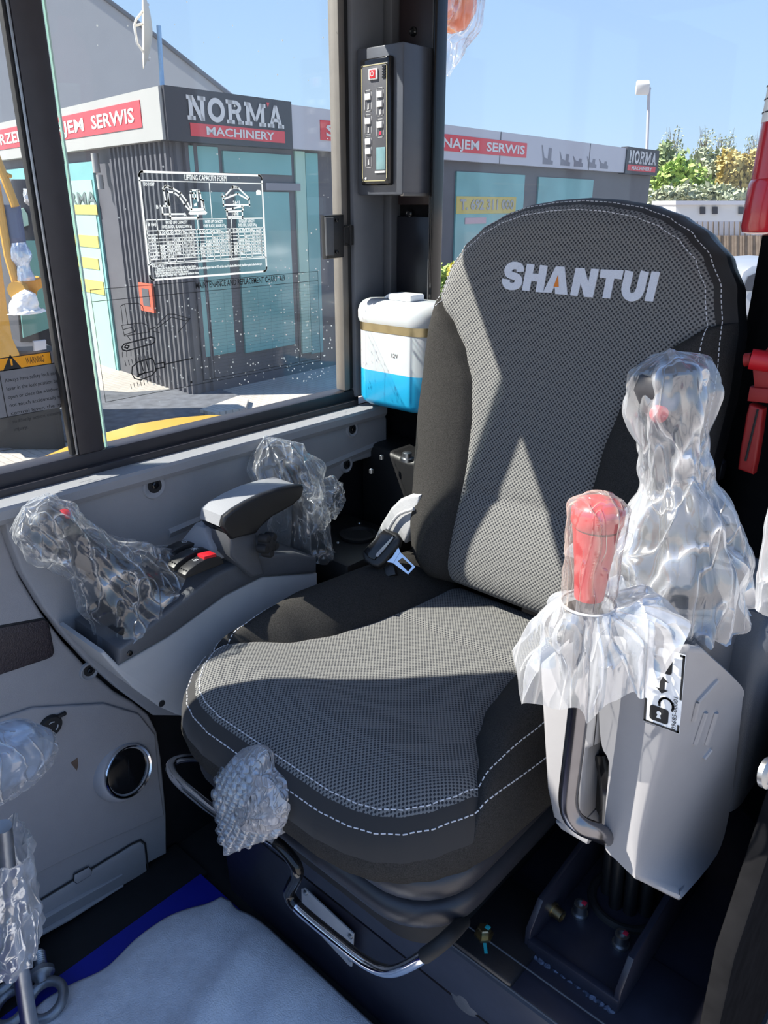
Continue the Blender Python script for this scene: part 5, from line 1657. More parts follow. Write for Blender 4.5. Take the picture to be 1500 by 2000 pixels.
# slab-serif NORMA built from strokes
def slab_letters(side, u0, u1, z0, z1, d, parent, mt):
    W5 = (u1 - u0); n_ = [1.0, .98, .98, 1.28, 1.04]; tot = sum(n_); u = u0; H5 = z1 - z0
    for ch, wd in zip('NORMA', n_):
        w_ = W5 * wd / tot * .94
        m = MB()
        def P(x, y): return FP(side, u + x * w_, z0 + y * H5, d)
        def q(*pts): m.add([P(*p) for p in pts], [tuple(range(len(pts)))])
        s = .20 if ch != 'M' else .16
        def foot_(x0, x1, y): q((x0, y), (x1, y), (x1, y + .17), (x0, y + .17))
        if ch == 'N':
            q((.10, 0), (.10 + s, 0), (.10 + s, 1), (.10, 1)); q((.70, 0), (.90, 0), (.90, 1), (.70, 1)); q((.10, 1), (.34, 1), (.90, 0), (.68, 0))
            foot_(0, .42, 0); foot_(0, .30, .83); foot_(.58, 1, .83)
        if ch == 'O':
            k = 24
            for i in range(k):
                a, b = 2 * math.pi * i / k, 2 * math.pi * (i + 1) / k
                q(*[(.5 + .48 * r1 * math.cos(t), .5 + .51 * r2 * math.sin(t)) for t, r1, r2 in ((a, 1, 1), (b, 1, 1), (b, .54, .56), (a, .54, .56))])
        if ch == 'R':
            q((.12, 0), (.12 + s, 0), (.12 + s, 1), (.12, 1)); foot_(0, .46, 0); foot_(0, .4, .83)
            k = 12
            for i in range(k):
                a, b = -math.pi / 2 + math.pi * i / k, -math.pi / 2 + math.pi * (i + 1) / k
                q(*[(.52 + .36 * r * math.cos(t), .72 + .28 * r2 * math.sin(t)) for t, r, r2 in ((a, 1, 1), (b, 1, 1), (b, .45, .4), (a, .45, .4))])
            q((.30, .44), (.54, .44), (.54, .61), (.30, .61)); q((.3, .83), (.54, .83), (.54, 1), (.3, 1))
            q((.50, .48), (.72, .48), (.94, 0), (.70, 0)); foot_(.66, 1, 0)
        if ch == 'M':
            q((.08, 0), (.24, 0), (.24, 1), (.08, 1)); q((.76, 0), (.92, 0), (.92, 1), (.76, 1)); q((.08, 1), (.28, 1), (.56, .2), (.44, .2)); q((.72, 1), (.92, 1), (.56, .2), (.44, .2))
            foot_(0, .34, 0); foot_(.66, 1, 0); foot_(0, .24, .83); foot_(.76, 1, .83)
        if ch == 'A':
            q((.10, 0), (.30, 0), (.58, 1), (.42, 1)); q((.70, 0), (.92, 0), (.60, 1), (.42, 1)); q((.26, .26), (.76, .26), (.72, .42), (.30, .42)); foot_(0, .40, 0); foot_(.62, 1, 0)
        obj('lettering', m, mt, parent, ang=0, fixn=False)
        u += W5 * wd / tot
slab_letters('R', .17, 1.73, 2.075, 2.335, .160, sg, M['sign_white'])
obj('accent', MB().add([FP('R', u, z, .162) for u, z in ((1.415, 2.36), (1.47, 2.36), (1.44, 2.30))], [(0, 1, 2)]), M['sign_red'], sg, ang=0, fixn=False)
f2 = obj('fascia', fbox('R', 1.87, 12.65, ZF0, ZF1 - .02, 0, .13), M['fascia_grey'], bd, ang=0, label='grey fascia in shade with red lettering band')
obj('sign_band', fbox('R', 2.42, 8.07, 1.985, 2.235, .13, .14), M['sign_red'], f2, ang=0)
u_ = lambda x: fu(x, 300, 'R')[0]
ftext('R', 'SPRZEDA\u017b', 2.52, 4.55, 2.04, .14, M['sign_white'], f2, .142, bold=.005)
ftext('R', 'NAJEM', fu(850, 280, 'R')[0], fu(921, 288, 'R')[0], 2.04, .14, M['sign_white'], f2, .142, bold=.005)
ftext('R', 'SERWIS', fu(936, 295, 'R')[0], fu(1011, 305, 'R')[0], 2.04, .14, M['sign_white'], f2, .142, bold=.005)
for x in (964, 1140):
    uu_ = fu(x, 310, 'R')[0]
    obj('panel_joint', fbox('R', uu_ - .012, uu_ + .012, ZF0, ZF1 - .02, .13, .136), M['cladding'], f2, ang=0)
# machine silhouettes printed on the fascia
M['print_grey'] = mat('print_grey', (0.20, 0.20, 0.23), 0.6)
u0 = fu(1048, 320, 'R')[0]
mm = MB()
for k, (x, hgt) in enumerate(((0, .30), (.75, .22), (1.35, .16), (2.0, .18), (2.6, .15))):
    sil = [(0, 0), (.42, 0), (.42, .07), (.34, .08), (.34, hgt), (.22, hgt), (.20, .10), (.06, .12), (-.05, hgt + .04), (-.08, hgt + .03), (.0, .09)]
    mm.add([FP('R', u0 + x + a, 1.90 + b, .133) for a, b in sil], [tuple(range(len(sil)))])
obj('machine_print', mm, M['print_grey'], f2, ang=0, fixn=False)
sg2 = obj('sign', fbox('R', 12.65, 14.6, ZF0 - .02, ZF1 + .01, 0, .16), M['sign_dark'], bd, ang=0, label='small far NORMA sign')
slab_letters('R', 12.78, 14.45, 2.06, 2.34, .165, sg2, M['sign_white'])
obj('sign_band', fbox('R', 12.75, 14.45, 1.90, 2.03, .16, .166), M['sign_red'], sg2, ang=0)
ftext('R', 'MACHINERY', 12.95, 14.2, 1.925, .08, M['sign_white'], sg2, .168, bold=.003)
# windows
def wnd(side, x0, y0, x1, y1, mt='window_teal', nm='window'):
    return obj(nm, fpx(side, x0, y0, x1, y1, -.01, .03), M[mt], bd, ang=0)
w1 = wnd('L', 20, 322, 212, 760)
obj('poster', fpx('L', 118, 352, 210, 760, .03, .04), M['poster_mint'], w1, ang=0)
obj('poster', fpx('L', -60, 420, 108, 760, .03, .04), M['poster_mint'], w1, ang=0)
ftext('L', 'NORMA', fu(104, 385, 'L')[0], fu(192, 385, 'L')[0], fu(150, 400, 'L')[1], .17, M['poster_text'], w1, .045, bold=.003)
for (x0, y0, x1, y1) in ((150, 400, 196, 419), (112, 458, 198, 480), (108, 500, 198, 520), (108, 542, 208, 566)):
    obj('poster_bar', fpx('L', x0, y0, x1, y1, .042, .05), M['poster_yellow'], w1, ang=0)
obj('wall_lamp', MB().tube([FP('L', fu(204, 320, 'L')[0], fu(204, y, 'L')[1], .12) for y in (300, 338)], .05, 12), M['fascia_white'], bd)
obj('wall_lamp', MB().tube([FP('L', fu(212, 350, 'L')[0], fu(212, y, 'L')[1], .12) for y in (342, 370)], .045, 12), M['fascia_white'], bd)
wnd('R', 367, 286, 424, 338); wnd('R', 434, 299, 566, 340); wnd('R', 385, 375, 447, 694); wnd('R', 467, 375, 568, 682)
wnd('R', 600, 300, 623, 690); wnd('R', 581, 296, 599, 690, 'poster_mint', 'glass_strip')
wnd('R', 885, 338, 1014, 640); wnd('R', 1042, 348, 1146, 600)
obj('bar_brown', fpx('R', 515, 358, 582, 372, .0, .05), M['print_grey'], bd, ang=0)
bn = obj('phone_banner', fpx('R', 888, 384, 1004, 417, .03, .04), M['poster_yellow'], bd, ang=0)
z_ = fu(940, 412, 'R')[1]
ftext('R', 'T. 692 311 000', fu(895, 400, 'R')[0], fu(1000, 400, 'R')[0], z_ + .03, .16, M['fascia_white'], bn, .044, bold=.008)
M['poster_pink'] = mat('poster_pink', (0.52, 0.36, 0.38), 0.6)
obj('poster_strip', fpx('R', 905, 425, 946, 437, .03, .04), M['poster_pink'], bd, ang=0)
M['orange_red'] = mat('orange_red', (0.60, 0.10, 0.05), 0.5)
e = obj('notice_frame', fpx('L', 285, 553, 310, 607, .06, .09), M['orange_red'], bd, ang=0, label='orange red notice board on the corner')
obj('notice', fpx('L', 291, 563, 304, 596, .09, .095), M['cladding'], e, ang=0)
# trapezoidal cladding ribs either side of the corner
rib0 = None
def rib(side, u):
    d_, n_ = (DR, NR) if side == 'R' else (DL, NL)
    b_ = [FP(side, u - .045, GZ, 0), FP(side, u + .045, GZ, 0), FP(side, u + .025, GZ, .035), FP(side, u - .025, GZ, .035)]
    return obj('cladding_rib', MB().prism(b_, (0, 0, ZF0 - GZ)), M['cladding'], bd, ang=0)
first = {}
for side, us in (('L', [.08 + .13 * k for k in range(13)]), ('R', [.08 + .13 * k for k in range(3)])):
    for u in us:
        if side not in first:
            first[side] = (rib(side, u), u)
        else:
            o0, u0_ = first[side]
            c = bpy.data.objects.new('cladding_rib', o0.data); COL.objects.link(c); c.parent = bd
            c.location = (DR if side == 'R' else DL) * (u - u0_)

# --- grey gabled hall behind
hall = empty('gabled_hall', hd(200, 420, 34), 'grey gabled hall rising behind the showroom', 'building')
M['hall_grey'] = mat('hall_grey', (0.36, 0.37, 0.39), 0.6, var=0.03, scale=1)
HD_ = 34.0
gp = [(-500, -560), (-120, -250), (210, 0), (313, 77), (462, 196)]
gq = [hd(x, y, HD_) for x, y in gp]
gq = gq + [V(gq[-1].x, gq[-1].y, GZ), V(gq[0].x, gq[0].y, GZ)]
obj('gable', MB().prism(gq, _h * 12), M['hall_grey'], hall, ang=0)
M['verge'] = mat('verge', (0.10, 0.11, 0.13), 0.5)
obj('verge', MB().tube([hd(x, y, HD_ - .05) for x, y in gp], .085, 6), M['verge'], hall)

# --- satellite dish on its mast above the fascia
ds = empty('satellite_dish', hd(314, 168, 10.6), 'pale satellite dish on a mast above the showroom corner', 'satellite dish')
M['dish'] = mat('dish', (0.66, 0.60, 0.50), 0.5, var=0.05)
M['mast_blue'] = mat('mast_blue', (0.30, 0.50, 0.75), 0.4)
obj('mast', MB().tube([hd(317, 172, 10.6) - V(0, 0, .12), hd(317, 172, 10.6), hd(310, 50, 10.6)], .028, 10), M['mast_blue'], ds)
cD = hd(297, 62, 10.55)
axd = (-_r * 1.0 - _h * .32 + V(0, 0, .10)).normalized()
m = MB().lathe([(.39, .10), (.40, .105), (.30, .055), (.20, .022), (.10, .004), (.02, -.005)], cD, axd, 36)
obj('reflector', m, M['dish'], ds, ang=60)
f0 = hd(262, 50, 10.4)
obj('feed_arm', MB().tube([hd(292, 118, 10.5), hd(268, 85, 10.4), f0], .014, 8), M['sign_white'], ds)
obj('feed_arm', MB().tube([hd(290, 8, 10.5), hd(266, 38, 10.4), f0], .014, 8), M['sign_white'], ds)
obj('feed_arm', MB().tube([f0, hd(282, 46, 10.5)], .014, 8), M['sign_white'], ds)

# --- lamp post
lpst = empty('lamp_post', V(*hd(1262, 330, 34.0)[:2], GZ), 'tall lamp post with white floodlight beyond the showroom', 'lamp post')
top_ = hd(1268, 170, 34.0); bot = hd(1262, 330, 34.0)
obj('pole', MB().tube([V(bot.x, bot.y, GZ), bot, top_], .06, 10), M['fascia_grey'], lpst)
obj('floodlight', MB().box(hd(1255, 171, 33.9), (.5, .5, .42), Matrix.Rotation(.5, 3, 'Z') @ Matrix.Rotation(.4, 3, 'X'), r=.06), M['sign_white'], lpst)
obj('bracket', MB().tube([hd(1262, 172, 34), hd(1270, 176, 34)], .07, 8), M['fascia_grey'], lpst)

# --- trees on the right
def leaf_mat(nm, c):
    return mat(nm, c, 0.7, var=0.45, scale=1.2)
M['leaf_bright'] = leaf_mat('leaf_bright', (0.30, 0.42, 0.10)); M['leaf_dull'] = leaf_mat('leaf_dull', (0.24, 0.30, 0.14)); M['leaf_gold'] = leaf_mat('leaf_gold', (0.50, 0.40, 0.14)); M['leaf_grey'] = leaf_mat('leaf_grey', (0.33, 0.36, 0.23))
M['bark'] = mat('bark', (0.10, 0.08, 0.06), 0.9)
def crown(c, rx, rz, n, seed, size):
    rnd = random.Random(seed)
    m = MB()
    lobes = [(V(rnd.uniform(-.6, .6) * rx, rnd.uniform(-.6, .6) * rx, rnd.uniform(-.5, .6) * rz), rnd.uniform(.35, .6)) for _ in range(9)]
    for k in range(n):
        lc, lr = rnd.choice(lobes)
        d = V(rnd.gauss(0, 1), rnd.gauss(0, 1), rnd.gauss(0, 1)).normalized() * (rnd.random() ** .4)
        p = c + lc + V(d.x * rx * lr, d.y * rx * lr, d.z * rz * lr)
        a = V(rnd.gauss(0, 1), rnd.gauss(0, 1), rnd.gauss(0, 1)).normalized(); b = a.orthogonal().normalized()
        s = size * rnd.uniform(.6, 1.3)
        m.add([p - a * s, p + b * s * .5, p + a * s, p - b * s * .5], [(0, 1, 2, 3)])
    return m
def tree(px, py, D, rpx, zpx, mt, seed, label, bare=False):
    c = hd(px, py, D); sc = D / 1616.0
    t = empty('tree', V(c.x, c.y, GZ), label, 'tree', 'trees behind the fence')
    obj('trunk', MB().tube([V(c.x, c.y, GZ), V(c.x + .1, c.y, (GZ + c.z) / 2), c], [.14, .11, .06], 8), M['bark'], t)
    if bare:
        m = MB(); rnd = random.Random(seed)
        for k in range(26):
            a = c + V(rnd.uniform(-.4, .4), rnd.uniform(-.4, .4), rnd.uniform(-1, .2)) * zpx * sc * .6
            b = a + V(rnd.uniform(-.5, .5) * rpx * sc, rnd.uniform(-.5, .5) * rpx * sc, rnd.uniform(.4, 1.0) * zpx * sc)
            m.tube([a, b], [.03, .008], 4)
        obj('branches', m, M['bark'], t)
        obj('foliage', crown(c, rpx * sc, zpx * sc, 300, seed, .12), M[mt], t, ang=0, kind='stuff')
    else:
        obj('foliage', crown(c, rpx * sc, zpx * sc, 1500, seed, .26), M[mt], t, ang=0, kind='stuff')
TL = [(1296, 340, 62, 42, 60, 'leaf_dull', 'dull green tree nearest the far NORMA sign'),
      (1335, 348, 58, 52, 48, 'leaf_bright', 'bright spring green tree left of the extinguisher'),
      (1386, 342, 64, 46, 55, 'leaf_grey', 'greyish tree between the bright green and the golden tree'),
      (1450, 338, 60, 52, 46, 'leaf_gold', 'golden tree close to the extinguisher'),
      (1520, 330, 62, 55, 60, 'leaf_dull', 'dull green tree hidden behind the extinguisher')]
for k, a in enumerate(TL): tree(*a[:6], 11 + k, a[6])
for k, (px, py, lb) in enumerate(((1312, 296, 'bare tree top left of the lamp post trees'), (1372, 290, 'bare tree rising over the bright green tree'), (1412, 296, 'bare thin tree above the greyish tree'), (1470, 300, 'bare tree above the golden tree'))):
    tree(px, py, 68 + 5 * k, 26, 42, 'leaf_grey', 40 + k, lb, True)
# hedge strip at their feet
hg = empty('hedge', V(*hd(1420, 395, 50)[:2], GZ), 'low pale hedge below the trees', 'hedge')
m = MB()
for k in range(8):
    q = crown(hd(1300 + 34 * k, 384, 50), 1.3, .75, 350, 90 + k, .22); m.add(q.v, q.f)
obj('foliage', m, M['leaf_grey'], hg, ang=0, kind='stuff')
obj('bank', MB().prism([hd(1200, 385, 50), hd(1700, 385, 50), hd(1700, 470, 50), hd(1200, 470, 50)], _h * 1.5), M['leaf_grey'], hg)

# --- white cabin row, fence, parked car
wb = empty('site_cabins', V(*hd(1420, 432, 38)[:2], GZ), 'long white site cabin with small dark windows behind the fence', 'cabin')
obj('wall', MB().prism([hd(x, y, 38) for x, y in ((1320, 400), (1640, 400), (1640, 436), (1320, 436))], _h * 3), M['sign_white'], wb, ang=0)
obj('roof', MB().prism([hd(x, y, 37.8) for x, y in ((1320, 392), (1640, 392), (1640, 400), (1320, 400))], _h * 3.4), M['fascia_grey'], wb, ang=0)
for x in (1372, 1396, 1447):
    wf = obj('window', MB().prism([hd(a, b, 37.95) for a, b in ((x - 5, 404), (x + 5, 404), (x + 5, 418), (x - 5, 418))], -_h * .05), M['sign_dark'], wb, ang=0)
fn_ = empty('fence', V(*hd(1440, 510, 27)[:2], GZ), 'wood slat fence with grey upper panels beyond the parked car', 'fence')
M['wood_tan'] = mat('wood_tan', (0.36, 0.27, 0.19), 0.8, var=0.2, scale=5)
M['wood_dark'] = mat('wood_dark', (0.14, 0.11, 0.085), 0.8, var=0.2, scale=5)
obj('upper_panel', MB().prism([hd(x, y, 27.1) for x, y in ((1340, 431), (1640, 431), (1640, 462), (1340, 462))], _h * .05), M['fascia_grey'], fn_, ang=0)
m = MB(); m2 = MB(); m3 = MB()
for k in range(54):
    x = 1346 + 5.2 * k
    (m if k % 3 else m2).prism([hd(a, b, 27.0) for a, b in ((x, 460), (x + 4.3, 460), (x + 4.3, 515), (x, 515))], _h * .04)
    if k % 2: m3.prism([hd(a, b, 27.0) for a, b in ((x, 433), (x + 1.6, 433), (x + 1.6, 460), (x, 460))], _h * .04)
obj('slats', m, M['wood_tan'], fn_, ang=0, kind='stuff'); obj('dark_slats', m2, M['wood_dark'], fn_, ang=0, kind='stuff'); obj('bars', m3, M['wood_dark'], fn_, ang=0, kind='stuff')
car = empty('parked_car', V(*hd(1520, 690, 11)[:2], GZ), 'silver car parked between the seat back and the rear post', 'car')
M['car_silver'] = mat('car_silver', (0.42, 0.43, 0.46), 0.3, 0.5, var=0.03, scale=3)
M['car_glass'] = mat('car_glass', (0.04, 0.05, 0.07), 0.08)
body = [(1415, 575), (1440, 562), (1452, 530), (1470, 518), (1560, 512), (1680, 520), (1740, 570), (1840, 590), (1850, 660), (1400, 665), (1400, 600)]
obj('body', MB().prism([hd(x, y, 11) for x, y in body], _h * 1.6, r=.05), M['car_silver'], car, ang=40)
wn = [(1448, 568), (1460, 540), (1478, 532), (1560, 528), (1560, 570)]
obj('window', MB().prism([hd(x, y, 10.98) for x, y in wn], -_h * .02), M['car_glass'], car, ang=0)
obj('bumper', MB().prism([hd(x, y, 10.95) for x, y in ((1400, 640), (1850, 636), (1850, 680), (1405, 680))], _h * .3, r=.03), M['black_plastic'], car)
for x in (1455, 1770):
    obj('wheel', MB().lathe([(.20, 0), (.31, .01), (.31, .2), (.2, .21)], hd(x, 662, 10.9), _h, 28), M['rubber'], car)

# --- shrub against the showroom wall
sh = empty('shrub', V(*hd(878, 560, 9)[:2], GZ), 'green and yellow shrub beside the seat back against the showroom', 'shrub')
obj('foliage', crown(hd(872, 556, 9), .30, .30, 900, 71, .045), M['leaf_bright'], sh, ang=0, kind='stuff')
obj('stem', MB().tube([V(*hd(872, 556, 9)[:2], GZ), hd(872, 560, 9)], .03, 8), M['bark'], sh)
M['flower'] = mat('flower', (0.75, 0.65, 0.10), 0.6)
obj('blossom', crown(hd(890, 536, 8.9), .10, .12, 220, 72, .03), M['flower'], sh, ang=0, kind='stuff')

# --- orange beacon in film on the machine's rear roof edge
bc = empty('beacon', hd(893, 95, 2.2), 'orange beacon hanging in a plastic bag outside the rear window', 'beacon')
M['beacon_orange'] = mat('beacon_orange', (0.85, 0.17, 0.04), 0.25, var=0.03, coat=.5)
cb_ = hd(884, 6, 2.2)
obj('dome', MB().lathe([(.001, -.065), (.035, -.055), (.058, -.02), (.062, .02), (.062, .12)], cb_, (0, 0, 1), 28), M['beacon_orange'], bc, ang=60)
m = bag_mesh([hd(872, 150, 2.2), hd(876, 95, 2.2), hd(884, 40, 2.2), hd(888, -40, 2.2), hd(890, -120, 2.2)], [.008, .040, .070, .076, .07], 51.0, nth=48, nst=40, fold=.12, crum=.004, close=False)
obj('film', m, M['film'], bc, ang=180)

# --- yellow bodywork of this machine below the side window
ow = empty('engine_cover', (-1.5, .5, .1), 'yellow bodywork of the machine just below the side window', 'bodywork')
M['yellow_paint'] = mat('yellow_paint', (0.62, 0.34, 0.02), 0.3, var=0.02, coat=.3)
ep = [on(x, y, 2, .55) for x, y in ((-420, 1010), (-160, 965), (0, 912), (80, 886), (160, 852), (262, 824), (340, 812), (410, 806), (470, 806))]
q_ = [V(-1.12, ep[-1].y, .55), V(-1.12, ep[0].y, .55)]
obj('panel', MB().prism(ep + q_, (0, 0, -.45), r=.03, seg=4), M['yellow_paint'], ow, ang=40)

XK = 1.65
# --- second excavator parked to the left
xc = empty('excavator', V(*hd(40, 700, 4.6 * XK)[:2], GZ), 'yellow excavator with wrapped hoses parked beside the showroom', 'excavator')
XV = (_h * .8 - _r * .6).normalized()
def xp(pts, D, dep, mt, nm, r=.01, ang=35): return obj(nm, MB().prism([hd(x, y, D * XK) for x, y in pts], XV * dep * XK, r=r), M[mt], xc, ang=ang)
M['digger_yellow'] = mat('digger_yellow', (0.50, 0.26, 0.03), 0.35, var=0.05)
xp([(-160, 430), (-4, 452), (4, 520), (14, 600), (24, 660), (38, 690), (40, 712), (-160, 730)], 4.4, .25, 'digger_yellow', 'boom')
obj('arm_link', MB().tube([hd(-12, 296, 4.3 * XK), hd(10, 350, 4.3 * XK), hd(30, 404, 4.3 * XK)], .022 * XK, 10), M['digger_yellow'], xc)
obj('arm_link', MB().tube([hd(-8, 360, 4.3 * XK), hd(4, 430, 4.3 * XK), hd(16, 500, 4.3 * XK), hd(34, 562, 4.3 * XK)], .022 * XK, 10), M['digger_yellow'], xc)
obj('arm_link', MB().tube([hd(2, 335, 4.3 * XK), hd(22, 345, 4.3 * XK)], .010 * XK, 8), M['digger_yellow'], xc)
obj('pivot', MB().lathe([(.08, 0), (.08, .23), (.05, .25)], hd(32, 568, 4.25 * XK), _h, 18), M['digger_yellow'], xc)
M['digger_orange'] = mat('digger_orange', (0.62, 0.26, 0.03), 0.4)
xp([(42, 545), (58, 548), (84, 542), (86, 560), (74, 568), (70, 584), (52, 582), (44, 566)], 4.3, .14, 'digger_orange', 'linkage')
M['cyl_blue'] = mat('cyl_blue', (0.06, 0.08, 0.16), 0.35)
obj('cylinder', MB().tube([hd(22, 400, 4.35 * XK), hd(36, 490, 4.35 * XK)], .045 * XK, 14), M['cyl_blue'], xc)
M['film_blue'] = film_mat('film_blue', .55, .3, white=(.55, .68, .92), scale=18)
m = bag_mesh([hd(36, 474, 4.3 * XK), hd(42, 500, 4.3 * XK), hd(46, 520, 4.3 * XK), hd(52, 548, 4.3 * XK)], [.058, .083, .05, .074], 61, nth=40, nst=30, fold=.2, crum=.01, close=False)
obj('hose_wrap', m, M['film_blue'], xc, ang=180)
M['rag_white'] = mat('rag_white', (0.80, 0.77, 0.74), 0.9, bump=.6, bscale=30)
m = bag_mesh([hd(52, 612, 4.25 * XK), hd(50, 600, 4.25 * XK), hd(54, 586, 4.25 * XK), hd(60, 572, 4.25 * XK)], [.14, .124, .10, .05], 66, nth=40, nst=20, fold=.3, crum=.01)
obj('rag', m, M['rag_white'], xc, ang=180)
xp([(16, 362), (22, 350), (58, 350), (64, 372), (82, 440), (104, 560), (118, 660), (116, 690), (42, 700), (30, 560)], 4.8, .9, 'sign_dark', 'cab')
xp([(38, 410), (46, 406), (54, 420), (56, 440), (42, 444)], 4.78, .02, 'poster_mint', 'cab_window', r=0)
xp([(34, 470), (78, 470), (92, 560), (100, 640), (46, 660), (36, 560)], 4.78, .02, 'window_teal', 'cab_window', r=0)
m = bag_mesh([hd(58, 400, 4.5 * XK), hd(64, 390, 4.5 * XK), hd(68, 376, 4.5 * XK), hd(68, 366, 4.5 * XK)], [.05, .09, .083, .016], 69, nth=40, nst=24, fold=.25, crum=.008)
obj('mirror_bag', m, M['film_milky'], xc, ang=180)
xp([(-160, 690), (116, 684), (124, 742), (-160, 760)], 4.5, 1.3, 'sign_dark', 'undercarriage')
obj('track', MB().prism([V(*hd(-160, 740, 4.6 * XK)[:2], GZ), V(*hd(110, 740, 4.6 * XK)[:2], GZ), hd(110, 735, 4.6 * XK), hd(-160, 735, 4.6 * XK)], XV * .8, r=.05), M['rubber'], xc)
xp([(66, 667), (90, 664), (91, 682), (67, 686)], 4.46, .03, 'fascia_grey', 'plate', r=.003)
# ------------------------------------------------------------------ printed sheets on the side glass
def px_frame(X, bl, br, tl):
    o = on(*bl, 0, X)
    a = on(*br, 0, X) - o; b = on(*tl, 0, X) - o
    ex = V(0, 1, 0); ey = V(0, 0, 1)
    return o, ex, ey, a.y, b.z
XS1 = -1.0685
# white line print: lifting capacity form
o_, ex, ey, W_, H_ = px_frame(XS1, (290, 543), (521, 534), (272, 333))
o_ = V(XS1, on(280, 440, 0, XS1).y, on(400, 540, 0, XS1).z)
W_ = on(517, 440, 0, XS1).y - o_.y
H_ = on(400, 338, 0, XS1).z - o_.z
lc = empty('lifting_chart', o_, 'white printed LIFTING CAPACITY FORM sticker on the side glass', 'sticker')
M['chart_film'] = glass_mat('chart_film', (0.86, 0.90, 0.90), 0.03, 0.03)
obj('film', MB().add([o_, o_ + ex * W_, o_ + ex * W_ + ey * H_, o_ + ey * H_], [(0, 1, 2, 3)]), M['chart_film'], lc, ang=0, fixn=False)
def S(u, v): return (u * W_, (1 - v) * H_)
oo = o_ + V(.0006, 0, 0)
fr = rrect(.006 * W_, .006 * H_, .994 * W_, .994 * H_, .006, 4)
obj('border', lines_mb([fr + [fr[0]]], oo, ex, ey, .0030, 0), M['white_ink'], lc, ang=0, fixn=False)
ls = [[S(.0, .085), S(1, .085)], [S(.535, .085), S(.535, .435)], [S(.02, .435), S(.985, .435)], [S(.02, .835), S(.985, .835)], [S(0, .85), S(1, .85)],
      [S(.02, .435), S(.02, .835)], [S(.985, .435), S(.985, .835)], [S(.02, .535), S(.985, .535)]]
for k in range(8): ls.append([S(.02, .575 + .0325 * k), S(.985, .575 + .0325 * k)])
for u in (.10, .415, .70): ls.append([S(u, .435), S(u, .835)])
cols_ = [.10, .16, .22, .28, .40, .415, .475, .53, .585, .68, .70, .755, .81, .865, .96]
for u in cols_: ls.append([S(u, .535), S(u, .835)])
obj('table_lines', lines_mb(ls, oo, ex, ey, .0013, 0), M['white_ink'], lc, ang=0, fixn=False)
def T(body, u, v, hh, wd=None, align='LEFT', bold=0.0):
    p = S(u, v)
    return text_mb(body, oo + ex * p[0] + ey * p[1], ex, ey, hh, align, 0.0, bold or .00018, width=wd)
tx = join(T('LIFTING CAPACITY FORM', .34, .070, .0075, .34 * W_, bold=.0002), T('ISO 10567', .03, .13, .0045, .08 * W_),
          T('B (m)', .03, .49, .0045), T('RATED LIFT CAPACITY', .165, .475, .0042, .17 * W_), T('OVER BLADE, BLADE DOWN kg', .135, .515, .0042, .23 * W_),
          T('RATED LIFT CAPACITY', .475, .475, .0042, .15 * W_), T('OVER BLADE, BLADE UP kg', .46, .515, .0042, .19 * W_),
          T('RATED LIFT CAPACITY', .765, .475, .0042, .14 * W_), T('OVER SIDE, BLADE UP kg', .755, .515, .0042, .17 * W_),
          T('NOTICE:', .03, .875, .0038), T('1. Please refer to the Operator\'s Manual for other details.', .05, .900, .0036, .32 * W_),
          T('2. According to ISO10567 the rated load is 75% of the effective static tipping load or 87% of the rated hydraulic lifting load; the lifting point is the bucket pin', .05, .922, .0036, .90 * W_),
          T('turn 360 degrees and work on the flat ground.', .05, .945, .0036, .26 * W_), T('3. Lift capacity marked with * is limited by hydraulic force.', .05, .967, .0036, .34 * W_),
          T('2641', .755, .293, .0050, align='CENTER'), T('1400', .735, .404, .0050, align='CENTER'), T('A', .31, .405, .005), T('B', .105, .335, .005))
random.seed(8)
hd_ = ['3.0', '2.0', '2.5', 'Max reach']
for r_ in range(8):
    v = .568 + .0325 * r_
    if r_ == 0:
        for u, s in zip((.105, .168, .228, .29, .42, .48, .535, .59, .705, .76, .815, .87), ['3.0', '2.0', '2.5', 'Max. reach'] * 3):
            q = T(s, u, v, .0036, (.045 if len(s) < 5 else .09) * W_); tx.add(q.v, q.f)
        continue
    q = T('%.1f' % (4.0 - .5 * r_), .04, v, .0036, .04 * W_); tx.add(q.v, q.f)
    for gi, (us, um) in enumerate((((.105, .165, .225), .29), ((.42, .48, .535), .595), ((.705, .76, .815), .875))):
        q = T('%d (%.2f)' % (random.randint(400, 900), random.uniform(3, 5)), um, v, .0040, .085 * W_, bold=.0001); tx.add(q.v, q.f)
        for k, u in enumerate(us):
            if r_ + k >= 4 and not (k == 2 and r_ == 7):
                q = T('%d' % random.randint(420, 990), u, v, .0038, .038 * W_); tx.add(q.v, q.f)
obj('print', tx, M['white_ink'], lc, ang=0, fixn=False, kind='stuff')
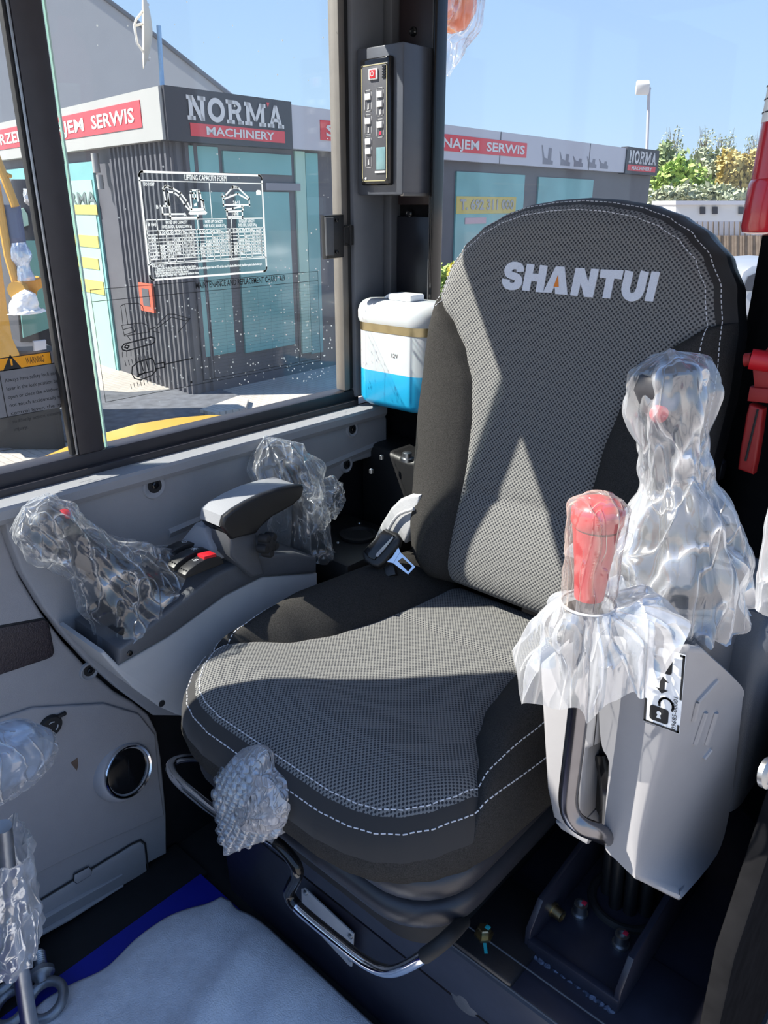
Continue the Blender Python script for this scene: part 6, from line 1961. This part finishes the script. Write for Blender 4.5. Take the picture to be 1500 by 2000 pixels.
# drawings: digger and booms
def poly(*p): return [S(a, b) for a, b in p]
dr = [poly((.185, .315), (.18, .27), (.175, .17), (.185, .135), (.24, .145), (.30, .19), (.345, .27), (.365, .33)), poly((.205, .30), (.20, .18), (.25, .185), (.29, .225), (.325, .30), (.355, .345)), poly((.17, .15), (.20, .12), (.23, .15)),
      poly((.375, .34), (.375, .19), (.385, .165), (.445, .165), (.455, .19), (.458, .25), (.475, .26), (.48, .34)), poly((.395, .24), (.395, .19), (.415, .19), (.415, .24), (.395, .24)), poly((.43, .17), (.432, .26)),
      poly((.15, .31), (.15, .385), (.31, .385)), poly((.205, .19), (.205, .435)), poly((.42, .40), (.42, .435)), poly((.205, .42), (.42, .42)), poly((.14, .31), (.19, .31)),
      poly((.635, .22), (.66, .21), (.73, .13), (.775, .13), (.87, .235), (.865, .25), (.77, .19), (.645, .245), (.635, .22)), poly((.725, .14), (.73, .12), (.76, .125)), poly((.64, .25), (.64, .31)), poly((.868, .26), (.868, .31)), poly((.64, .30), (.868, .30)),
      poly((.655, .345), (.72, .335), (.80, .315), (.815, .33), (.80, .36), (.67, .365), (.655, .345)), poly((.665, .365), (.665, .43)), poly((.80, .365), (.80, .43)), poly((.665, .42), (.80, .42))]
obj('drawing', lines_mb(dr, oo, ex, ey, .0026, 0), M['white_ink'], lc, ang=0, fixn=False)
fl_ = MB()
for pp in ([(.365, .335), (.48, .325), (.485, .355), (.36, .36)], [(.355, .362), (.49, .358), (.50, .375), (.49, .392), (.36, .394), (.348, .38)], [(.455, .255), (.475, .255), (.48, .33), (.455, .33)], [(.398, .29), (.42, .28), (.42, .31), (.398, .315)], [(.935, .165), (.945, .15), (.97, .15), (.98, .165), (.98, .20), (.935, .20)]):
    fl_.add([oo + ex * S(a, b)[0] + ey * S(a, b)[1] for a, b in pp], [tuple(range(len(pp)))])
obj('solid_print', fl_, M['white_ink'], lc, ang=0, fixn=False)

# black line print: maintenance chart
o_ = V(XS1, on(190, 670, 0, XS1).y, on(400, 748, 0, XS1).z)
W_ = on(623, 620, 0, XS1).y - o_.y
H_ = on(400, 548, 0, XS1).z - o_.z
mc = empty('maintenance_chart', o_, 'clear MAINTENANCE AND REPLACEMENT CHART sticker with black line drawings', 'sticker')
M['clear_film'] = glass_mat('clear_film', (0.92, 0.93, 0.92), 0.02, 0.02)
obj('film', MB().add([o_, o_ + ex * W_, o_ + ex * W_ + ey * H_, o_ + ey * H_], [(0, 1, 2, 3)]), M['clear_film'], mc, ang=0, fixn=False)
oo = o_ + V(.0006, 0, 0)
ls = [[S(0, 0), S(1, 0), S(1, 1), S(0, 1), S(0, 0)], [S(0, .10), S(1, .10)], [S(.40, .10), S(.40, 1)], [S(.45, .10), S(.45, .97)], [S(.88, .10), S(.88, .97)], [S(.40, .97), S(1, .97)], [S(.335, .90), S(.335, 1)]]
obj('frame_lines', lines_mb(ls, oo, ex, ey, .0008, 0), M['black_print'], mc, ang=0, fixn=False)
gl_ = []
for k in range(24): gl_.append([S(.45, .13 + .035 * k), S(.995, .13 + .035 * k)])
for u in (.52, .60, .68, .74, .80, .94): gl_.append([S(u, .10), S(u, .97)])
obj('fine_grid', lines_mb(gl_, oo, ex, ey, .0002, 0), M['black_print'], mc, ang=0, fixn=False)
obj('heading', T('MAINTENANCE AND REPLACEMENT CHART  A/9', .40, .068, .0095, .42 * W_), M['black_print'], mc, ang=0, fixn=False)
dr = [poly((.10, .33), (.10, .16), (.115, .145), (.165, .15), (.18, .18), (.192, .34)), poly((.115, .15), (.118, .33)), poly((.095, .33), (.17, .33), (.192, .36), (.195, .42), (.10, .43), (.095, .33)), poly((.10, .37), (.13, .36), (.14, .40), (.10, .42)), poly((.14, .345), (.145, .42)),
      poly((.11, .43), (.12, .47)), poly((.16, .43), (.165, .465)), poly((.195, .40), (.22, .385), (.275, .28), (.30, .285), (.365, .345), (.345, .36), (.29, .31), (.225, .40)), poly((.365, .345), (.33, .42), (.31, .46)), poly((.21, .42), (.235, .44))]
dr2 = [poly((.085, .525), (.095, .50), (.20, .47), (.215, .485), (.212, .52), (.20, .535), (.10, .565), (.087, .55), (.085, .525)), poly((.095, .53), (.102, .512), (.112, .525), (.105, .545), (.095, .53)),
       poly((.115, .72), (.135, .685), (.19, .665), (.20, .69), (.205, .79), (.185, .83), (.14, .855), (.118, .83), (.11, .78), (.115, .72)), poly((.13, .70), (.135, .80), (.19, .79)), poly((.15, .69), (.155, .77)), poly((.17, .685), (.175, .77)), poly((.13, .82), (.16, .79)),
       poly((.205, .73), (.24, .725), (.24, .77), (.205, .775)), poly((.24, .745), (.36, .73))]
for k in range(10): dr.append(poly((.09 + .013 * k, .655 - .003 * k), (.092 + .013 * k, .70 - .003 * k)))
for k in range(10): dr.append(poly((.10 + .013 * k, .88 - .004 * k), (.102 + .013 * k, .92 - .004 * k)))
for k in range(7): dr.append(poly((.085 + .016 * k, .57), (.083 + .016 * k, .615)))
obj('drawing', lines_mb(dr, oo, ex, ey, .0010, 0), M['black_print'], mc, ang=0, fixn=False)
obj('drawing', lines_mb(dr2, oo, ex, ey, .0018, 0), M['black_print'], mc, ang=0, fixn=False)
obj('legend_dot', MB().lathe([(.0022, 0), (.0022, .0003)], oo + ex * S(.345, .965)[0] + ey * S(.345, .965)[1], (1, 0, 0), 10), M['black_print'], mc)

# orange WARNING sticker on the front pane
XS2 = -1.0835
def q2(x, y): return on(x, y, 0, XS2)
ws = empty('warning_sticker', q2(60, 815), 'orange and grey WARNING sticker on the front side pane', 'sticker')
M['sticker_orange'] = mat('sticker_orange', (0.90, 0.36, 0.01), 0.5, var=0.02)
M['sticker_grey'] = mat('sticker_grey', (0.19, 0.19, 0.20), 0.5, var=0.06)
y0, y1 = q2(-70, 750).y, q2(115, 750).y
zt, zm, zb = q2(60, 692).z, q2(60, 716).z, q2(60, 806).z
obj('header', MB().span((XS2, y0, zm), (XS2 + .0006, y1 - .006, zt)), M['sticker_orange'], ws, ang=0)
obj('panel', MB().span((XS2, y0, zb), (XS2 + .0006, y1, zm)), M['sticker_grey'], ws, ang=0)
ox = V(XS2 + .0009, 0, 0)
def wp(y, z): return V(XS2 + .0009, y, z)
yc = q2(22, 710).y; zc = (zt + zm) / 2
tri = MB().add([wp(yc - .013, zc - .009), wp(yc + .013, zc - .009), wp(yc, zc + .012)], [(0, 1, 2)])
obj('triangle', tri, M['black_print'], ws, ang=0, fixn=False)
obj('mark', MB().add([wp(yc - .0012, zc - .003) + V(.0003, 0, 0), wp(yc + .0012, zc - .003) + V(.0003, 0, 0), wp(yc + .0016, zc + .006) + V(.0003, 0, 0), wp(yc - .0016, zc + .006) + V(.0003, 0, 0)], [(0, 1, 2, 3)]), M['sticker_orange'], ws, ang=0, fixn=False)
yw = q2(50, 705).y
tx = text_mb('WARNING', wp(yw, zc - .004), ex, ey, .009, width=q2(86, 705).y - yw, depth=0)
for k, s in enumerate(('Always have safety lock and control', 'lever in the lock position before you', 'open or close the window. And do', 'not touch accidentally touching', 'control lever, the machine', 'suddenly action causing serious', 'injury.')):
    q = text_mb(s, wp(q2(8, 740).y, zm - .016 - .0115 * k), ex, ey, .0050, width=(.095 if k < 6 else .02), depth=0); tx.add(q.v, q.f)
obj('print', tx, M['black_print'], ws, ang=0, fixn=False, kind='stuff')
yl = q2(4, 760).y
obj('border', lines_mb([[(y0, zb), (y1 - .03, zb)], [(y1 - .004, zb), (y1, zb + .004), (y1, zm), (y0, zm)], [(yl, zb), (yl, zm)], [(y1 - .006, zm), (y1 - .006, zt), (y0, zt)]], V(XS2 + .0009, 0, 0), ex, ey, .0012, 0), M['black_print'], ws, ang=0, fixn=False)

# rain drops on the sliding pane
random.seed(3)
M['droplet'] = mat('droplet', (0.80, 0.82, 0.84), 0.08, var=0.02)
M['droplet'].node_tree.nodes['Principled BSDF'].inputs['Alpha'].default_value = 0.65
m = MB()
for k in range(420):
    y = random.uniform(.62, 1.05)
    z = .84 + .22 * (random.random() ** 1.7) if k < 330 else random.uniform(.84, 1.45)
    if k < 330 and z < .83 + (1.05 - y) * .12: continue
    r_ = random.uniform(.0006, .0017)
    m.lathe([(r_, 0), (r_ * .8, r_ * .5), (r_ * .2, r_ * .7)], V(-1.0753, y, z), (-1, 0, 0), 6)
dro = obj('rain_drops', m, M['droplet'], win, ang=60, kind='stuff')
